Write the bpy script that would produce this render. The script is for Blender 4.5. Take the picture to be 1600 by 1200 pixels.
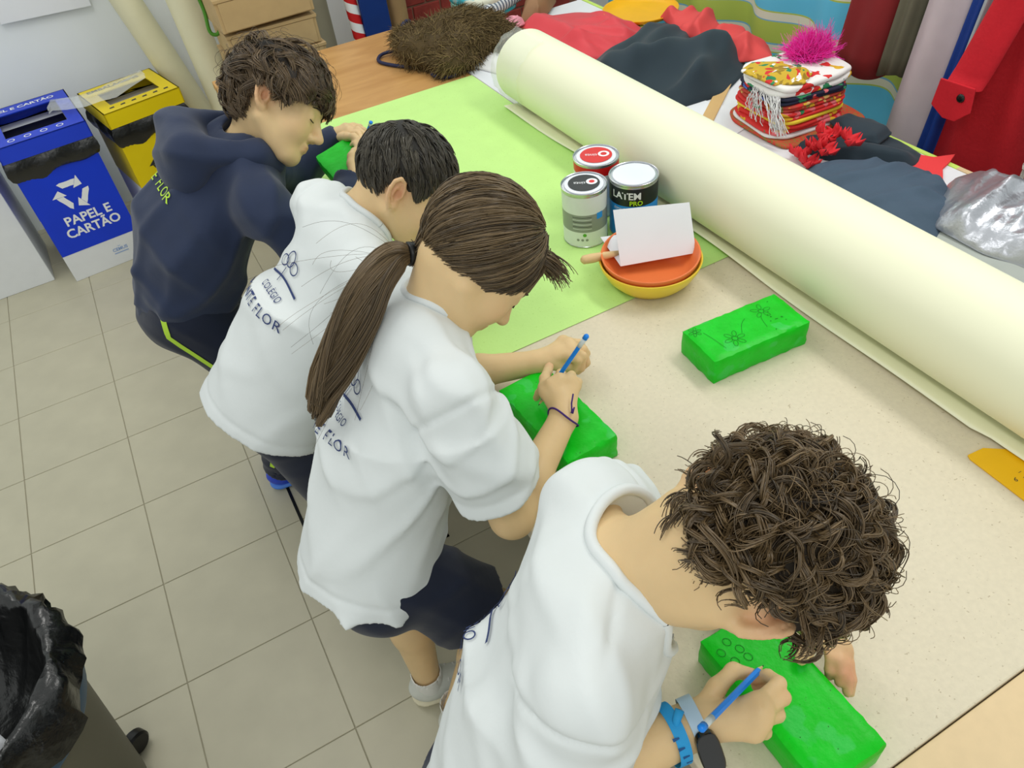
import bpy, math, random
import numpy as np
from mathutils import Vector, Matrix
from mathutils.bvhtree import BVHTree

random.seed(7); RNG = np.random.default_rng(7)
for _o in list(bpy.data.objects): bpy.data.objects.remove(_o, do_unlink=True)
SC = bpy.context.scene
COL = SC.collection

# ------------------------------------------------------------------ camera
cam_d = bpy.data.cameras.new('camera'); cam = bpy.data.objects.new('camera', cam_d); COL.objects.link(cam)
cam_d.sensor_width = 36.0; cam_d.lens = 27.0; cam_d.clip_start = 0.02
CR = Vector((0.87083178, -0.48179146, -0.09761655)); CD = Vector((-0.3982759, -0.57509357, -0.71459338)); CF = Vector((0.28814634, 0.66116894, -0.69269569))
m = Matrix(((CR.x, -CD.x, -CF.x, 0), (CR.y, -CD.y, -CF.y, 0), (CR.z, -CD.z, -CF.z, 1.79), (0, 0, 0, 1)))
cam.matrix_world = m
SC.camera = cam

# ------------------------------------------------------------------ light
w = bpy.data.worlds.new('room_light'); SC.world = w; w.use_nodes = True
w.node_tree.nodes['Background'].inputs[0].default_value = (0.96, 1.0, 0.97, 1)
w.node_tree.nodes['Background'].inputs[1].default_value = 0.72
def ceiling_lamp(x, y, sx, sy, power, col=(1.0, 0.985, 0.94)):
    l = bpy.data.lights.new('ceiling_lamp', 'AREA'); l.shape = 'RECTANGLE'; l.size = sx; l.size_y = sy; l.energy = power; l.color = col
    o = bpy.data.objects.new('ceiling_lamp', l); COL.objects.link(o); o.location = (x, y, 2.75)
for (lx, ly, lp) in ((1.9, 0.9, 18), (1.9, 3.0, 9), (-0.3, 2.1, 12), (-0.3, -0.6, 13), (0.7, 3.3, 4)):
    ceiling_lamp(lx, ly, 0.35, 1.2, lp)
SC.view_settings.view_transform = 'Standard'; SC.view_settings.look = 'None'
SC.view_settings.exposure = 0.0; SC.view_settings.gamma = 1.0; SC.view_settings.use_curve_mapping = False

# ------------------------------------------------------------------ helpers
def lin(c):
    if isinstance(c, str): c = tuple(int(c[i:i+2], 16) / 255 for i in (0, 2, 4))
    return tuple(((v / 12.92) if v <= 0.04045 else ((v + 0.055) / 1.055) ** 2.4) for v in c[:3]) + (1.0,)

def mat(name, color, rough=0.6, var=0.06, nscale=18.0, bump=0.0, bscale=80.0, metal=0.0, spec=0.4, sss=0.0, trans=0.0, alpha=1.0, sheen=0.0, stretch=None, color2=None, sharp=False, coat=0.0):
    m = bpy.data.materials.new(name); m.use_nodes = True
    nt = m.node_tree; N = nt.nodes; L = nt.links; b = N['Principled BSDF']
    c = lin(color)
    tc = N.new('ShaderNodeTexCoord'); mp = N.new('ShaderNodeMapping'); L.new(tc.outputs['Object'], mp.inputs[0])
    if stretch: mp.inputs['Scale'].default_value = stretch
    nz = N.new('ShaderNodeTexNoise'); nz.inputs['Scale'].default_value = nscale; nz.inputs['Detail'].default_value = 6
    L.new(mp.outputs[0], nz.inputs['Vector'])
    rp = N.new('ShaderNodeValToRGB'); L.new(nz.outputs['Fac'], rp.inputs[0])
    c2 = lin(color2) if color2 else tuple(min(1, v * (1 + var)) for v in c[:3]) + (1,)
    c1 = c if color2 else tuple(v * (1 - var) for v in c[:3]) + (1,)
    rp.color_ramp.elements[0].position = 0.48 if sharp else 0.3; rp.color_ramp.elements[1].position = 0.56 if sharp else 0.7
    rp.color_ramp.elements[0].color = c1; rp.color_ramp.elements[1].color = c2
    L.new(rp.outputs[0], b.inputs['Base Color'])
    b.inputs['Roughness'].default_value = rough; b.inputs['Metallic'].default_value = metal; b.inputs['Specular IOR Level'].default_value = spec
    if sss: b.inputs['Subsurface Weight'].default_value = sss; b.inputs['Subsurface Radius'].default_value = (0.012, 0.005, 0.003); b.inputs['Subsurface Scale'].default_value = 0.4
    if trans: b.inputs['Transmission Weight'].default_value = trans
    if alpha < 1: b.inputs['Alpha'].default_value = alpha
    if sheen: b.inputs['Sheen Weight'].default_value = sheen; b.inputs['Sheen Roughness'].default_value = 0.5
    if coat: b.inputs['Coat Weight'].default_value = coat; b.inputs['Coat Roughness'].default_value = 0.1
    if bump:
        n2 = N.new('ShaderNodeTexNoise'); n2.inputs['Scale'].default_value = bscale; n2.inputs['Detail'].default_value = 5
        L.new(mp.outputs[0], n2.inputs['Vector'])
        bp = N.new('ShaderNodeBump'); bp.inputs['Strength'].default_value = bump; bp.inputs['Distance'].default_value = 0.004
        L.new(n2.outputs['Fac'], bp.inputs['Height']); L.new(bp.outputs[0], b.inputs['Normal'])
    return m

def add_mesh(name, V, Fc, material=None, parent=None, smooth=False):
    me = bpy.data.meshes.new(name)
    if isinstance(Fc, np.ndarray):
        V = np.asarray(V, np.float32); n = len(V); k = Fc.shape[1]; mfaces = len(Fc)
        me.vertices.add(n); me.vertices.foreach_set('co', V.ravel())
        me.loops.add(mfaces * k); me.loops.foreach_set('vertex_index', Fc.astype(np.int32).ravel())
        me.polygons.add(mfaces); me.polygons.foreach_set('loop_start', np.arange(0, mfaces * k, k, dtype=np.int32))
        me.update(calc_edges=True); me.validate()
    else:
        me.from_pydata([tuple(float(c) for c in v) for v in V], [], [tuple(f) for f in Fc]); me.update()
    if smooth: me.polygons.foreach_set('use_smooth', np.ones(len(me.polygons), dtype=bool))
    o = bpy.data.objects.new(name, me); COL.objects.link(o)
    if material: me.materials.append(material)
    if parent is not None: attach(o, parent)
    return o

def attach(o, parent):
    o.parent = parent
    o.matrix_parent_inverse = Matrix(parent.get('_mi')) if False else parent_world(parent).inverted()

def parent_world(p):
    m = p.matrix_basis.copy()
    if p.parent is not None: m = parent_world(p.parent) @ p.matrix_parent_inverse @ m
    return m

def tag(o, label=None, cat=None, group=None, kind=None):
    if label: o['label'] = label
    if cat: o['category'] = cat
    if group: o['group'] = group
    if kind: o['kind'] = kind
    return o

def thing(name, label, cat, loc, group=None):
    o = bpy.data.objects.new(name, None); COL.objects.link(o); o.location = loc; o.empty_display_size = 0.05
    return tag(o, label, cat, group)

class MB:
    """collects simple shapes into one mesh"""
    def __init__(s): s.V = []; s.F = []
    def add(s, V, F):
        n = len(s.V); s.V += [tuple(v) for v in V]; s.F += [tuple(i + n for i in f) for f in F]; return s
    def box(s, lo, hi, M=None):
        (a, b, c), (d, e, f) = lo, hi
        V = [(a, b, c), (d, b, c), (d, e, c), (a, e, c), (a, b, f), (d, b, f), (d, e, f), (a, e, f)]
        if M: V = [tuple(M @ Vector(v)) for v in V]
        return s.add(V, [(0, 3, 2, 1), (4, 5, 6, 7), (0, 1, 5, 4), (1, 2, 6, 5), (2, 3, 7, 6), (3, 0, 4, 7)])
    def lathe(s, prof, c=(0, 0, 0), n=32, M=None):
        V = []; F = []
        for (r, z) in prof:
            for k in range(n):
                a = 2 * math.pi * k / n; v = Vector((c[0] + r * math.cos(a), c[1] + r * math.sin(a), c[2] + z))
                V.append(tuple(M @ v) if M else tuple(v))
        for i in range(len(prof) - 1):
            for k in range(n):
                k2 = (k + 1) % n; F.append((i * n + k, i * n + k2, (i + 1) * n + k2, (i + 1) * n + k))
        return s.add(V, F)
    def prism(s, poly, z0, z1, M=None):
        n = len(poly); V = [(x, y, z0) for x, y in poly] + [(x, y, z1) for x, y in poly]
        if M: V = [tuple(M @ Vector(v)) for v in V]
        return s.add(V, [tuple(range(n - 1, -1, -1)), tuple(range(n, 2 * n))] + [(i, (i + 1) % n, n + (i + 1) % n, n + i) for i in range(n)])
    def tube(s, pts, r, n=8, cap=True):
        pts = [Vector(p) for p in pts]; rr = r if isinstance(r, (list, tuple)) else [r] * len(pts)
        V = []; F = []; up = Vector((0.31, 0.17, 0.93))
        for i, p in enumerate(pts):
            t = (pts[min(i + 1, len(pts) - 1)] - pts[max(i - 1, 0)]).normalized()
            a = t.cross(up).normalized(); b = t.cross(a).normalized()
            for k in range(n):
                th = 2 * math.pi * k / n; V.append(p + (a * math.cos(th) + b * math.sin(th)) * rr[i])
        for i in range(len(pts) - 1):
            for k in range(n):
                k2 = (k + 1) % n; F.append((i * n + k, (i + 1) * n + k, (i + 1) * n + k2, i * n + k2))
        if cap: F.append(tuple(range(n))); F.append(tuple(range(len(pts) * n - 1, (len(pts) - 1) * n - 1, -1)))
        return s.add(V, F)
    def build(s, name, material, parent=None, smooth=False, bevel=0.0, seg=2):
        o = add_mesh(name, s.V, s.F, material, parent, smooth)
        if bevel:
            b = o.modifiers.new('bevel', 'BEVEL'); b.width = bevel; b.segments = seg; b.limit_method = 'ANGLE'; b.angle_limit = math.radians(40)
        return o

def spline(pts, k=6):
    P = [Vector(p) for p in pts]; P = [P[0] * 2 - P[1]] + P + [P[-1] * 2 - P[-2]]; out = []
    for i in range(1, len(P) - 2):
        for q in range(k):
            t = q / k; out.append(.5 * ((2 * P[i]) + (P[i + 1] - P[i - 1]) * t + (2 * P[i - 1] - 5 * P[i] + 4 * P[i + 1] - P[i + 2]) * t * t + (3 * P[i] - P[i - 1] - 3 * P[i + 1] + P[i + 2]) * t ** 3))
    return out + [P[-2]]

def smooth_by_angle(o, deg=40):
    me = o.data
    me.polygons.foreach_set('use_smooth', np.ones(len(me.polygons), dtype=bool))
    me.set_sharp_from_angle(angle=math.radians(deg))

# ------------------------------------------------------------------ signed distance fields
A3 = lambda p: np.asarray(p, np.float64)
def unit(v): v = A3(v); return v / np.linalg.norm(v)

def rcone(a, b, ra, rb, n=None, s=1.0):
    a = A3(a); b = A3(b); r = max(ra, rb); lo = np.minimum(a, b) - r; hi = np.maximum(a, b) + r
    d = b - a; dd = float(d @ d) + 1e-12; nn = unit(n) if n is not None else None
    def fn(X, Y, Z):
        t = np.clip(((X - a[0]) * d[0] + (Y - a[1]) * d[1] + (Z - a[2]) * d[2]) / dd, 0, 1)
        x = X - a[0] - t * d[0]; y = Y - a[1] - t * d[1]; z = Z - a[2] - t * d[2]
        q = x * x + y * y + z * z
        if nn is not None:
            k = x * nn[0] + y * nn[1] + z * nn[2]; q = q + k * k * (1 / (s * s) - 1)
        return np.sqrt(q) - (ra + (rb - ra) * t)
    return lo, hi, fn

def ellip(c, ax, r):
    """ax: rows are the three axes"""
    c = A3(c); ax = A3(ax); R = max(r)
    def fn(X, Y, Z):
        x = X - c[0]; y = Y - c[1]; z = Z - c[2]; k0 = 0; k1 = 0
        for i in range(3):
            u = (x * ax[i][0] + y * ax[i][1] + z * ax[i][2]) / r[i]; k0 = k0 + u * u; k1 = k1 + (u / r[i]) ** 2
        k0 = np.sqrt(k0); k1 = np.sqrt(k1) + 1e-9
        return k0 * (k0 - 1) / k1
    return c - R, c + R, fn

def ball(c, r): return rcone(c, A3(c) + 1e-6, r, r)

def ring(c, axis, R, r, flat=1.0):
    c = A3(c); n = unit(axis)
    def fn(X, Y, Z):
        x = X - c[0]; y = Y - c[1]; z = Z - c[2]; h = x * n[0] + y * n[1] + z * n[2]
        q = np.sqrt(np.maximum(x * x + y * y + z * z - h * h, 0)) - R
        return np.sqrt(q * q + (h * flat) ** 2) - r
    return c - R - r, c + R + r, fn

def frustum(a, b, ra, rb, n=None, s=1.0, hollow=None, th=0.006):
    """flat-ended cone from a to b; hollow from parameter `hollow` to the open end b"""
    a = A3(a); b = A3(b); d = b - a; Ln = np.linalg.norm(d); dd = Ln * Ln; r = max(ra, rb)
    lo = np.minimum(a, b) - r; hi = np.maximum(a, b) + r; nn = unit(n) if n is not None else None
    def fn(X, Y, Z):
        t = ((X - a[0]) * d[0] + (Y - a[1]) * d[1] + (Z - a[2]) * d[2]) / dd
        x = X - a[0] - t * d[0]; y = Y - a[1] - t * d[1]; z = Z - a[2] - t * d[2]
        q = x * x + y * y + z * z
        if nn is not None:
            k = x * nn[0] + y * nn[1] + z * nn[2]; q = q + k * k * (1 / (s * s) - 1)
        side = np.sqrt(q) - (ra + (rb - ra) * np.clip(t, 0, 1))
        o = np.maximum(np.maximum(side, (t - 1) * Ln), -t * Ln)
        if hollow is not None: o = np.maximum(o, -np.maximum(side + th, (hollow - t) * Ln))
        return o
    return lo, hi, fn

class Field:
    def __init__(s, lo, hi, h):
        s.h = h; s.lo = A3(lo) - 4 * h; s.n = np.ceil((A3(hi) - s.lo) / h).astype(int) + 5
        s.F = np.full(tuple(s.n), 0.5, np.float32)
    def reg(s, lo, hi, mrg):
        i0 = np.clip(np.floor((A3(lo) - mrg - s.lo) / s.h).astype(int), 0, s.n - 1); i1 = np.clip(np.ceil((A3(hi) + mrg - s.lo) / s.h).astype(int) + 1, 1, s.n)
        sl = tuple(slice(int(i0[k]), int(max(i1[k], i0[k] + 1))) for k in range(3))
        ax = [(s.lo[k] + s.h * np.arange(sl[k].start, sl[k].stop)).astype(np.float32) for k in range(3)]
        return sl, ax[0][:, None, None], ax[1][None, :, None], ax[2][None, None, :]
    def add(s, prim, k=0.01):
        lo, hi, fn = prim; sl, X, Y, Z = s.reg(lo, hi, k + 3 * s.h); b = fn(X, Y, Z).astype(np.float32); a = s.F[sl]
        h = np.maximum(k - np.abs(a - b), 0) / k; s.F[sl] = np.minimum(a, b) - h * h * (k * 0.25); return s
    def sub(s, prim, k=0.005):
        lo, hi, fn = prim; sl, X, Y, Z = s.reg(lo, hi, k + 3 * s.h); b = -fn(X, Y, Z).astype(np.float32); a = s.F[sl]
        h = np.maximum(k - np.abs(a - b), 0) / k; s.F[sl] = np.maximum(a, b) + h * h * (k * 0.25); return s
    def warp(s, fn, lo=None, hi=None):
        sl, X, Y, Z = s.reg(s.lo if lo is None else lo, s.lo + s.h * s.n if hi is None else hi, 0)
        s.F[sl] = s.F[sl] + fn(X, Y, Z).astype(np.float32); return s
    def mesh(s, relax=1):
        F = s.F; S = F < 0
        cnt = np.zeros(tuple(s.n - 1), np.int8)
        offs = [(i, j, k) for i in (0, 1) for j in (0, 1) for k in (0, 1)]
        for (i, j, k) in offs: cnt += S[i:s.n[0] - 1 + i, j:s.n[1] - 1 + j, k:s.n[2] - 1 + k]
        idx = np.argwhere((cnt > 0) & (cnt < 8)); N = len(idx)
        idg = np.full(cnt.shape, -1, np.int32); idg[idx[:, 0], idx[:, 1], idx[:, 2]] = np.arange(N)
        vals = [F[idx[:, 0] + o[0], idx[:, 1] + o[1], idx[:, 2] + o[2]] for o in offs]
        acc = np.zeros((N, 3)); num = np.zeros(N)
        for a in range(8):
            for b in range(a + 1, 8):
                if sum(abs(offs[a][q] - offs[b][q]) for q in range(3)) != 1: continue
                va, vb = vals[a], vals[b]; mk = (va < 0) != (vb < 0)
                t = np.where(mk, va / np.where(mk, va - vb, 1), 0)
                acc += mk[:, None] * (A3(offs[a]) + t[:, None] * (A3(offs[b]) - A3(offs[a]))); num += mk
        V = s.lo + s.h * (idx + acc / num[:, None])
        Q = []
        for ax in range(3):
            u, v = (ax + 1) % 3, (ax + 2) % 3
            s0 = [slice(1, -1)] * 3; s1 = [slice(1, -1)] * 3; s0[ax] = slice(0, -1); s1[ax] = slice(1, None)
            A = S[tuple(s0)]; B = S[tuple(s1)]
            e = np.argwhere(A != B); ins = A[e[:, 0], e[:, 1], e[:, 2]]
            e = e + 1; e[:, ax] -= 1
            q = []
            for (du, dv) in ((-1, -1), (0, -1), (0, 0), (-1, 0)):
                f = e.copy(); f[:, u] += du; f[:, v] += dv; q.append(idg[f[:, 0], f[:, 1], f[:, 2]])
            q = np.stack(q, 1); q[~ins] = q[~ins][:, ::-1]; Q.append(q)
        Q = np.concatenate(Q)
        for _ in range(relax):
            e0 = Q.ravel(); e1 = np.roll(Q, -1, 1).ravel(); c = np.bincount(e0, minlength=N) + np.bincount(e1, minlength=N)
            nv = np.stack([np.bincount(e0, V[e1, k], N) + np.bincount(e1, V[e0, k], N) for k in range(3)], 1) / np.maximum(c, 1)[:, None]
            V = 0.5 * V + 0.5 * nv
        return V, Q

def sdf_obj(name, F, material, parent=None, relax=1):
    V, Q = F.mesh(relax); return add_mesh(name, V, Q, material, parent, True)

def point_attr(o, name, vals):
    a = o.data.attributes.new(name, 'FLOAT', 'POINT'); a.data.foreach_set('value', np.asarray(vals, np.float32))

def strands(name, P, r, material, parent=None, sides=3, rnd=None):
    """P (N,K,3) paths -> thin tubes, one mesh; r (K,) or (N,K)"""
    N, K, _ = P.shape; T = np.gradient(P, axis=1); T /= np.linalg.norm(T, axis=2, keepdims=True) + 1e-12
    ref = RNG.normal(size=(N, 1, 3)); B = np.cross(T, ref); B /= np.linalg.norm(B, axis=2, keepdims=True) + 1e-12; C = np.cross(T, B)
    r = np.broadcast_to(np.asarray(r), (N, K))[..., None]
    V = np.stack([P + r * (math.cos(2 * math.pi * q / sides) * B + math.sin(2 * math.pi * q / sides) * C) for q in range(sides)], 2)
    base = (np.arange(N)[:, None, None] * K + np.arange(K - 1)[None, :, None]) * sides; q = np.arange(sides)[None, None, :]; q2 = (q + 1) % sides
    Q = np.stack([base + q, base + sides + q, base + sides + q2, base + q2], -1).reshape(-1, 4)
    o = add_mesh(name, V.reshape(-1, 3), Q, material, parent, True)
    if rnd is None: rnd = RNG.random(N)
    point_attr(o, 'rnd', np.repeat(rnd, K * sides))
    return o

def hair_mat(name, dark, light, rough=0.42, spec=0.35):
    m = bpy.data.materials.new(name); m.use_nodes = True; N = m.node_tree.nodes; L = m.node_tree.links; b = N['Principled BSDF']
    at = N.new('ShaderNodeAttribute'); at.attribute_name = 'rnd'; rp = N.new('ShaderNodeValToRGB')
    rp.color_ramp.elements[0].color = lin(dark); rp.color_ramp.elements[1].color = lin(light)
    L.new(at.outputs['Fac'], rp.inputs[0]); L.new(rp.outputs[0], b.inputs['Base Color'])
    b.inputs['Roughness'].default_value = rough; b.inputs['Specular IOR Level'].default_value = spec
    return m

def text_mesh(body, size, bold=False, spacing=1.0):
    c = bpy.data.curves.new('lettering', 'FONT'); c.body = body; c.size = size; c.align_x = 'CENTER'; c.align_y = 'CENTER'; c.space_character = spacing; c.resolution_u = 3
    if bold: c.offset = size * 0.025
    o = bpy.data.objects.new('lettering', c); COL.objects.link(o)
    dg = bpy.context.evaluated_depsgraph_get(); me = bpy.data.meshes.new_from_object(o.evaluated_get(dg))
    V = [tuple(v.co) for v in me.vertices]; F = [tuple(p.vertices) for p in me.polygons]
    bpy.data.objects.remove(o, do_unlink=True); bpy.data.curves.remove(c); bpy.data.meshes.remove(me)
    return V, F

def flat_print(name, shapes, origin, ex, ey, material, parent, off=0.0008):
    """2D shapes laid on the plane origin + x*ex + y*ey"""
    ex = Vector(ex).normalized(); ey = Vector(ey).normalized(); n = ex.cross(ey)
    mb = MB()
    for V, F in shapes: mb.add([Vector(origin) + ex * v[0] + ey * v[1] + n * (off + v[2]) for v in V], F)
    return mb.build(name, material, parent)

def shift(sh, dx, dy, rot=0.0, sc=1.0):
    V, F = sh; c, s = math.cos(rot), math.sin(rot)
    return [((c * v[0] - s * v[1]) * sc + dx, (s * v[0] + c * v[1]) * sc + dy, 0) for v in V], F

def recycle_shape(R):
    """three chasing arrows"""
    out = []
    for k in range(3):
        a0 = math.radians(90 + 120 * k)
        V = []; F = []
        def P(r, a): return (R * r * math.cos(a0 - math.radians(a)), R * r * math.sin(a0 - math.radians(a)), 0)
        seg = [(-38, .62, 1.0), (-26, .55, .95), (-12, .5, .86), (3, .5, .84), (18, .52, .9), (30, .56, .97)]
        for (a, r0, r1) in seg: V += [P(r0, a), P(r1, a)]
        F = [(2 * i, 2 * i + 2, 2 * i + 3, 2 * i + 1) for i in range(len(seg) - 1)]
        n = len(V); V += [P(.36, 31), P(1.2, 31), P(.82, 62)]; F.append((n, n + 2, n + 1))
        out.append((V, F))
    return out

def wrap_print(name, shapes, origin, ex, ey, target, material, parent, off=0.0036, far=0.25):
    """print projected on to a cloth surface along the plane normal"""
    me = target.data; bv = BVHTree.FromPolygons([v.co for v in me.vertices], [p.vertices for p in me.polygons])
    ex = Vector(ex).normalized(); ey = Vector(ey); ey = (ey - ex * ey.dot(ex)).normalized(); n = ex.cross(ey)
    mb = MB()
    for V, F in shapes:
        W = []
        ok = True
        for v in V:
            p = Vector(origin) + ex * v[0] + ey * v[1] + n * far * 0.5
            h = bv.ray_cast(p, -n, far)
            if h[0] is None: ok = False; break
            W.append(h[0] + n * off)
        if ok: mb.add(W, F)
    if mb.V: return mb.build(name, material, parent)

def blob_cloth(name, outline, zc, h, material, parent=None, center=None, rings=22, nseg=120, folds=6, famp=0.012, seed=0, p=2.2, fdir=None, thick=0.004):
    """heap of cloth on a surface: star-shaped outline (world x, y), a soft plateau with wandering ridges; closed underneath"""
    rg = np.random.default_rng(seed); O = A3(outline)
    seg = np.linalg.norm(np.roll(O, -1, 0) - O, axis=1); cum = np.concatenate([[0], np.cumsum(seg)]); tt = np.linspace(0, cum[-1], nseg, endpoint=False)
    OC = np.vstack([O, O[:1]]); E = np.stack([np.interp(tt, cum, OC[:, k]) for k in range(2)], 1)
    for _ in range(2): E = .5 * E + .25 * (np.roll(E, 1, 0) + np.roll(E, -1, 0))
    c = A3(center) if center is not None else E.mean(0); size = np.linalg.norm(E - c, axis=1).mean()
    base = rg.uniform(0, np.pi) if fdir is None else fdir; V = []
    def ridges(xy):
        o = 0
        for k in range(4):
            r_ = np.random.default_rng(seed * 10 + k); a = base + np.pi / 2 + r_.normal() * .45; d = np.array([math.cos(a), math.sin(a)]); e = np.array([-d[1], d[0]]); fq = (.55 + .35 * k) * folds / size * .55; p1, p2, p3 = r_.uniform(0, 6, 3)
            s_ = (xy @ d) * fq + 1.1 * np.sin((xy @ e) * fq * .35 + p1) + p2; mk = np.clip(.45 + .8 * np.sin((xy @ e) * fq * .45 + (xy @ d) * fq * .2 + p3), 0, 1)
            o = o + np.exp(-(np.sin(s_) / .5) ** 2) * mk / (1 + .5 * k)
        return o
    for i in range(rings + 1):
        t = i / rings; xy = c + (E - c) * t
        z = zc + h * (1 - t ** (2 * p)) ** .7 * (.55 + .45 * (1 - t * t)) + famp * ridges(xy) * min(1, (1 - t) * 5 + .12)
        z = np.maximum(z, zc + thick)
        V.append(np.column_stack([xy, z]))
    V.append(np.column_stack([E, np.full(nseg, zc)]))
    V = np.concatenate(V); Q = []
    for i in range(rings + 1):
        for k in range(nseg): k2 = (k + 1) % nseg; Q.append((i * nseg + k, (i + 1) * nseg + k, (i + 1) * nseg + k2, i * nseg + k2))
    return add_mesh(name, V, Q + [tuple(range((rings + 2) * nseg - 1, (rings + 1) * nseg - 1, -1))], material, parent, True)
# ------------------------------------------------------------------ materials
M_tile = mat('floor_tile', (0.735, 0.715, 0.625), 0.42, 0.05, 9, bump=0.05, bscale=60)
M_grout = mat('grout', (0.64, 0.62, 0.54), 0.9)
M_wall = mat('wall_paint', (0.925, 0.945, 0.955), 0.8, 0.02, 4)
M_white = mat('white_card', (0.88, 0.89, 0.90), 0.6, 0.02)
M_paper = mat('white_paper', (0.90, 0.91, 0.93), 0.7, 0.02, 6)
M_black = mat('black_plastic', (0.03, 0.03, 0.032), 0.4)
M_bag = mat('black_bin_bag', (0.035, 0.042, 0.045), 0.26, 0.2, 12, bump=0.9, bscale=38, spec=0.7)
M_blue = mat('blue_print', (0.02, 0.22, 0.82), 0.4, 0.05, 6)
M_bluelid = mat('blue_lid_print', (0.10, 0.24, 0.80), 0.45, 0.05, 6)
M_yellow = mat('yellow_print', (0.90, 0.80, 0.02), 0.4, 0.05, 6)
M_card = mat('cardboard', (0.74, 0.635, 0.46), 0.8, 0.06, 14)
M_carddk = mat('cardboard_edge', (0.50, 0.40, 0.25), 0.85, 0.06, 14)
M_cream = mat('cream_paper', (0.945, 0.945, 0.83), 0.55, 0.01, 3)
M_green_paper = mat('lime_paper', (0.755, 0.915, 0.545), 0.7, 0.025, 16, bump=0.12, bscale=150)
M_beige = mat('beige_laminate', (0.835, 0.795, 0.70), 0.5, 0.035, 120, bump=0.12, bscale=220)
M_peach = mat('peach_laminate', (0.865, 0.765, 0.60), 0.5, 0.03, 50)
M_metal = mat('grey_metal', (0.55, 0.55, 0.54), 0.35, metal=0.8)
M_steel = mat('tin_steel', (0.78, 0.79, 0.81), 0.25, metal=0.9)
M_orange = mat('terracotta_orange', (0.90, 0.47, 0.24), 0.5, 0.05, 10)
M_ybowl = mat('bowl_yellow', (0.95, 0.82, 0.25), 0.35, 0.04, 8)
M_brick_green = mat('green_paint', (0.0, 0.72, 0.05), 0.38, 0.10, 30, bump=0.2, bscale=90, color2=(0.03, 0.79, 0.13), spec=0.25)
M_pencil = mat('pencil_blue', (0.04, 0.52, 0.93), 0.35, 0.03)
M_graphite = mat('pencil_line', (0.0, 0.36, 0.06), 0.8)
M_wood_stick = mat('pale_wood', (0.85, 0.72, 0.52), 0.6, 0.1, 6, stretch=(1, 20, 20))

def speckle(m, scale, col, thr=0.68):
    N = m.node_tree.nodes; L = m.node_tree.links; b = N['Principled BSDF']; src = b.inputs['Base Color'].links[0].from_socket
    tc = N.new('ShaderNodeTexCoord'); nz = N.new('ShaderNodeTexNoise'); nz.inputs['Scale'].default_value = scale; nz.inputs['Detail'].default_value = 2
    L.new(tc.outputs['Object'], nz.inputs['Vector']); rp = N.new('ShaderNodeValToRGB'); rp.color_ramp.elements[0].position = thr; rp.color_ramp.elements[1].position = thr + 0.04
    L.new(nz.outputs['Fac'], rp.inputs[0]); mx = N.new('ShaderNodeMixRGB'); L.new(rp.outputs[0], mx.inputs[0]); L.new(src, mx.inputs[1]); mx.inputs[2].default_value = lin(col); L.new(mx.outputs[0], b.inputs['Base Color'])
speckle(M_beige, 190, (0.72, 0.67, 0.57), 0.69)
speckle(M_brick_green, 24, (0.16, 0.76, 0.26), 0.60)
speckle(M_brick_green, 260, (0.0, 0.42, 0.05), 0.72)
speckle(M_green_paper, 240, (0.66, 0.84, 0.45), 0.68)

def wood_mat(name, a, b_, scale=(1.2, 14, 14)):
    m = bpy.data.materials.new(name); m.use_nodes = True; N = m.node_tree.nodes; L = m.node_tree.links; b = N['Principled BSDF']
    tc = N.new('ShaderNodeTexCoord'); mp = N.new('ShaderNodeMapping'); mp.inputs['Scale'].default_value = scale; L.new(tc.outputs['Object'], mp.inputs[0])
    nz = N.new('ShaderNodeTexNoise'); nz.inputs['Scale'].default_value = 3; nz.inputs['Detail'].default_value = 8; nz.inputs['Distortion'].default_value = 0.8; L.new(mp.outputs[0], nz.inputs['Vector'])
    rp = N.new('ShaderNodeValToRGB'); rp.color_ramp.elements[0].position = 0.35; rp.color_ramp.elements[1].position = 0.65
    rp.color_ramp.elements[0].color = lin(a); rp.color_ramp.elements[1].color = lin(b_); L.new(nz.outputs['Fac'], rp.inputs[0]); L.new(rp.outputs[0], b.inputs['Base Color'])
    b.inputs['Roughness'].default_value = 0.4; return m
M_oak = wood_mat('oak_top', (0.72, 0.53, 0.30), (0.79, 0.605, 0.37), (1.0, 5, 5))

# ------------------------------------------------------------------ setting
floor = MB().box((-2.4, -1.2, -0.06), (2.6, 4.1, -0.003)).build('floor', M_grout); tag(floor, kind='structure')
TG = 0.33; tx0 = -0.782 - 4 * TG; ty0 = 2.555 - 11 * TG
tile0 = None
for i in range(13):
    for j in range(16):
        if tile0 is None:
            g = 0.0011; tile0 = MB().box((g, g, -0.008), (TG - g, TG - g, 0)).build('tile', M_tile, None, bevel=0.0012, seg=1); o = tile0
        else:
            o = tile0.copy(); COL.objects.link(o)
        o.location = (tx0 + i * TG, ty0 + j * TG, 0); o.parent = floor
wall_back = MB().box((-2.4, 3.92, 0), (2.6, 4.0, 2.8)).build('wall_back', M_wall); tag(wall_back, kind='structure')
wall_right = MB().box((2.45, -1.2, 0), (2.55, 3.92, 2.8)).build('wall_right', M_wall); tag(wall_right, kind='structure')
hatch = MB()
for a, b in (((-0.052, 1.27), (-0.043, 2.0)), ((-0.052, 1.27), (0.30, 1.278)), ((0.292, 1.27), (0.30, 2.0)), ((-0.052, 1.992), (0.30, 2.0))):
    hatch.box((a[0], a[1], 0.0), (b[0], b[1], 0.0015))
tag(hatch.build('trim_1', M_black), kind='structure')

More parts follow.
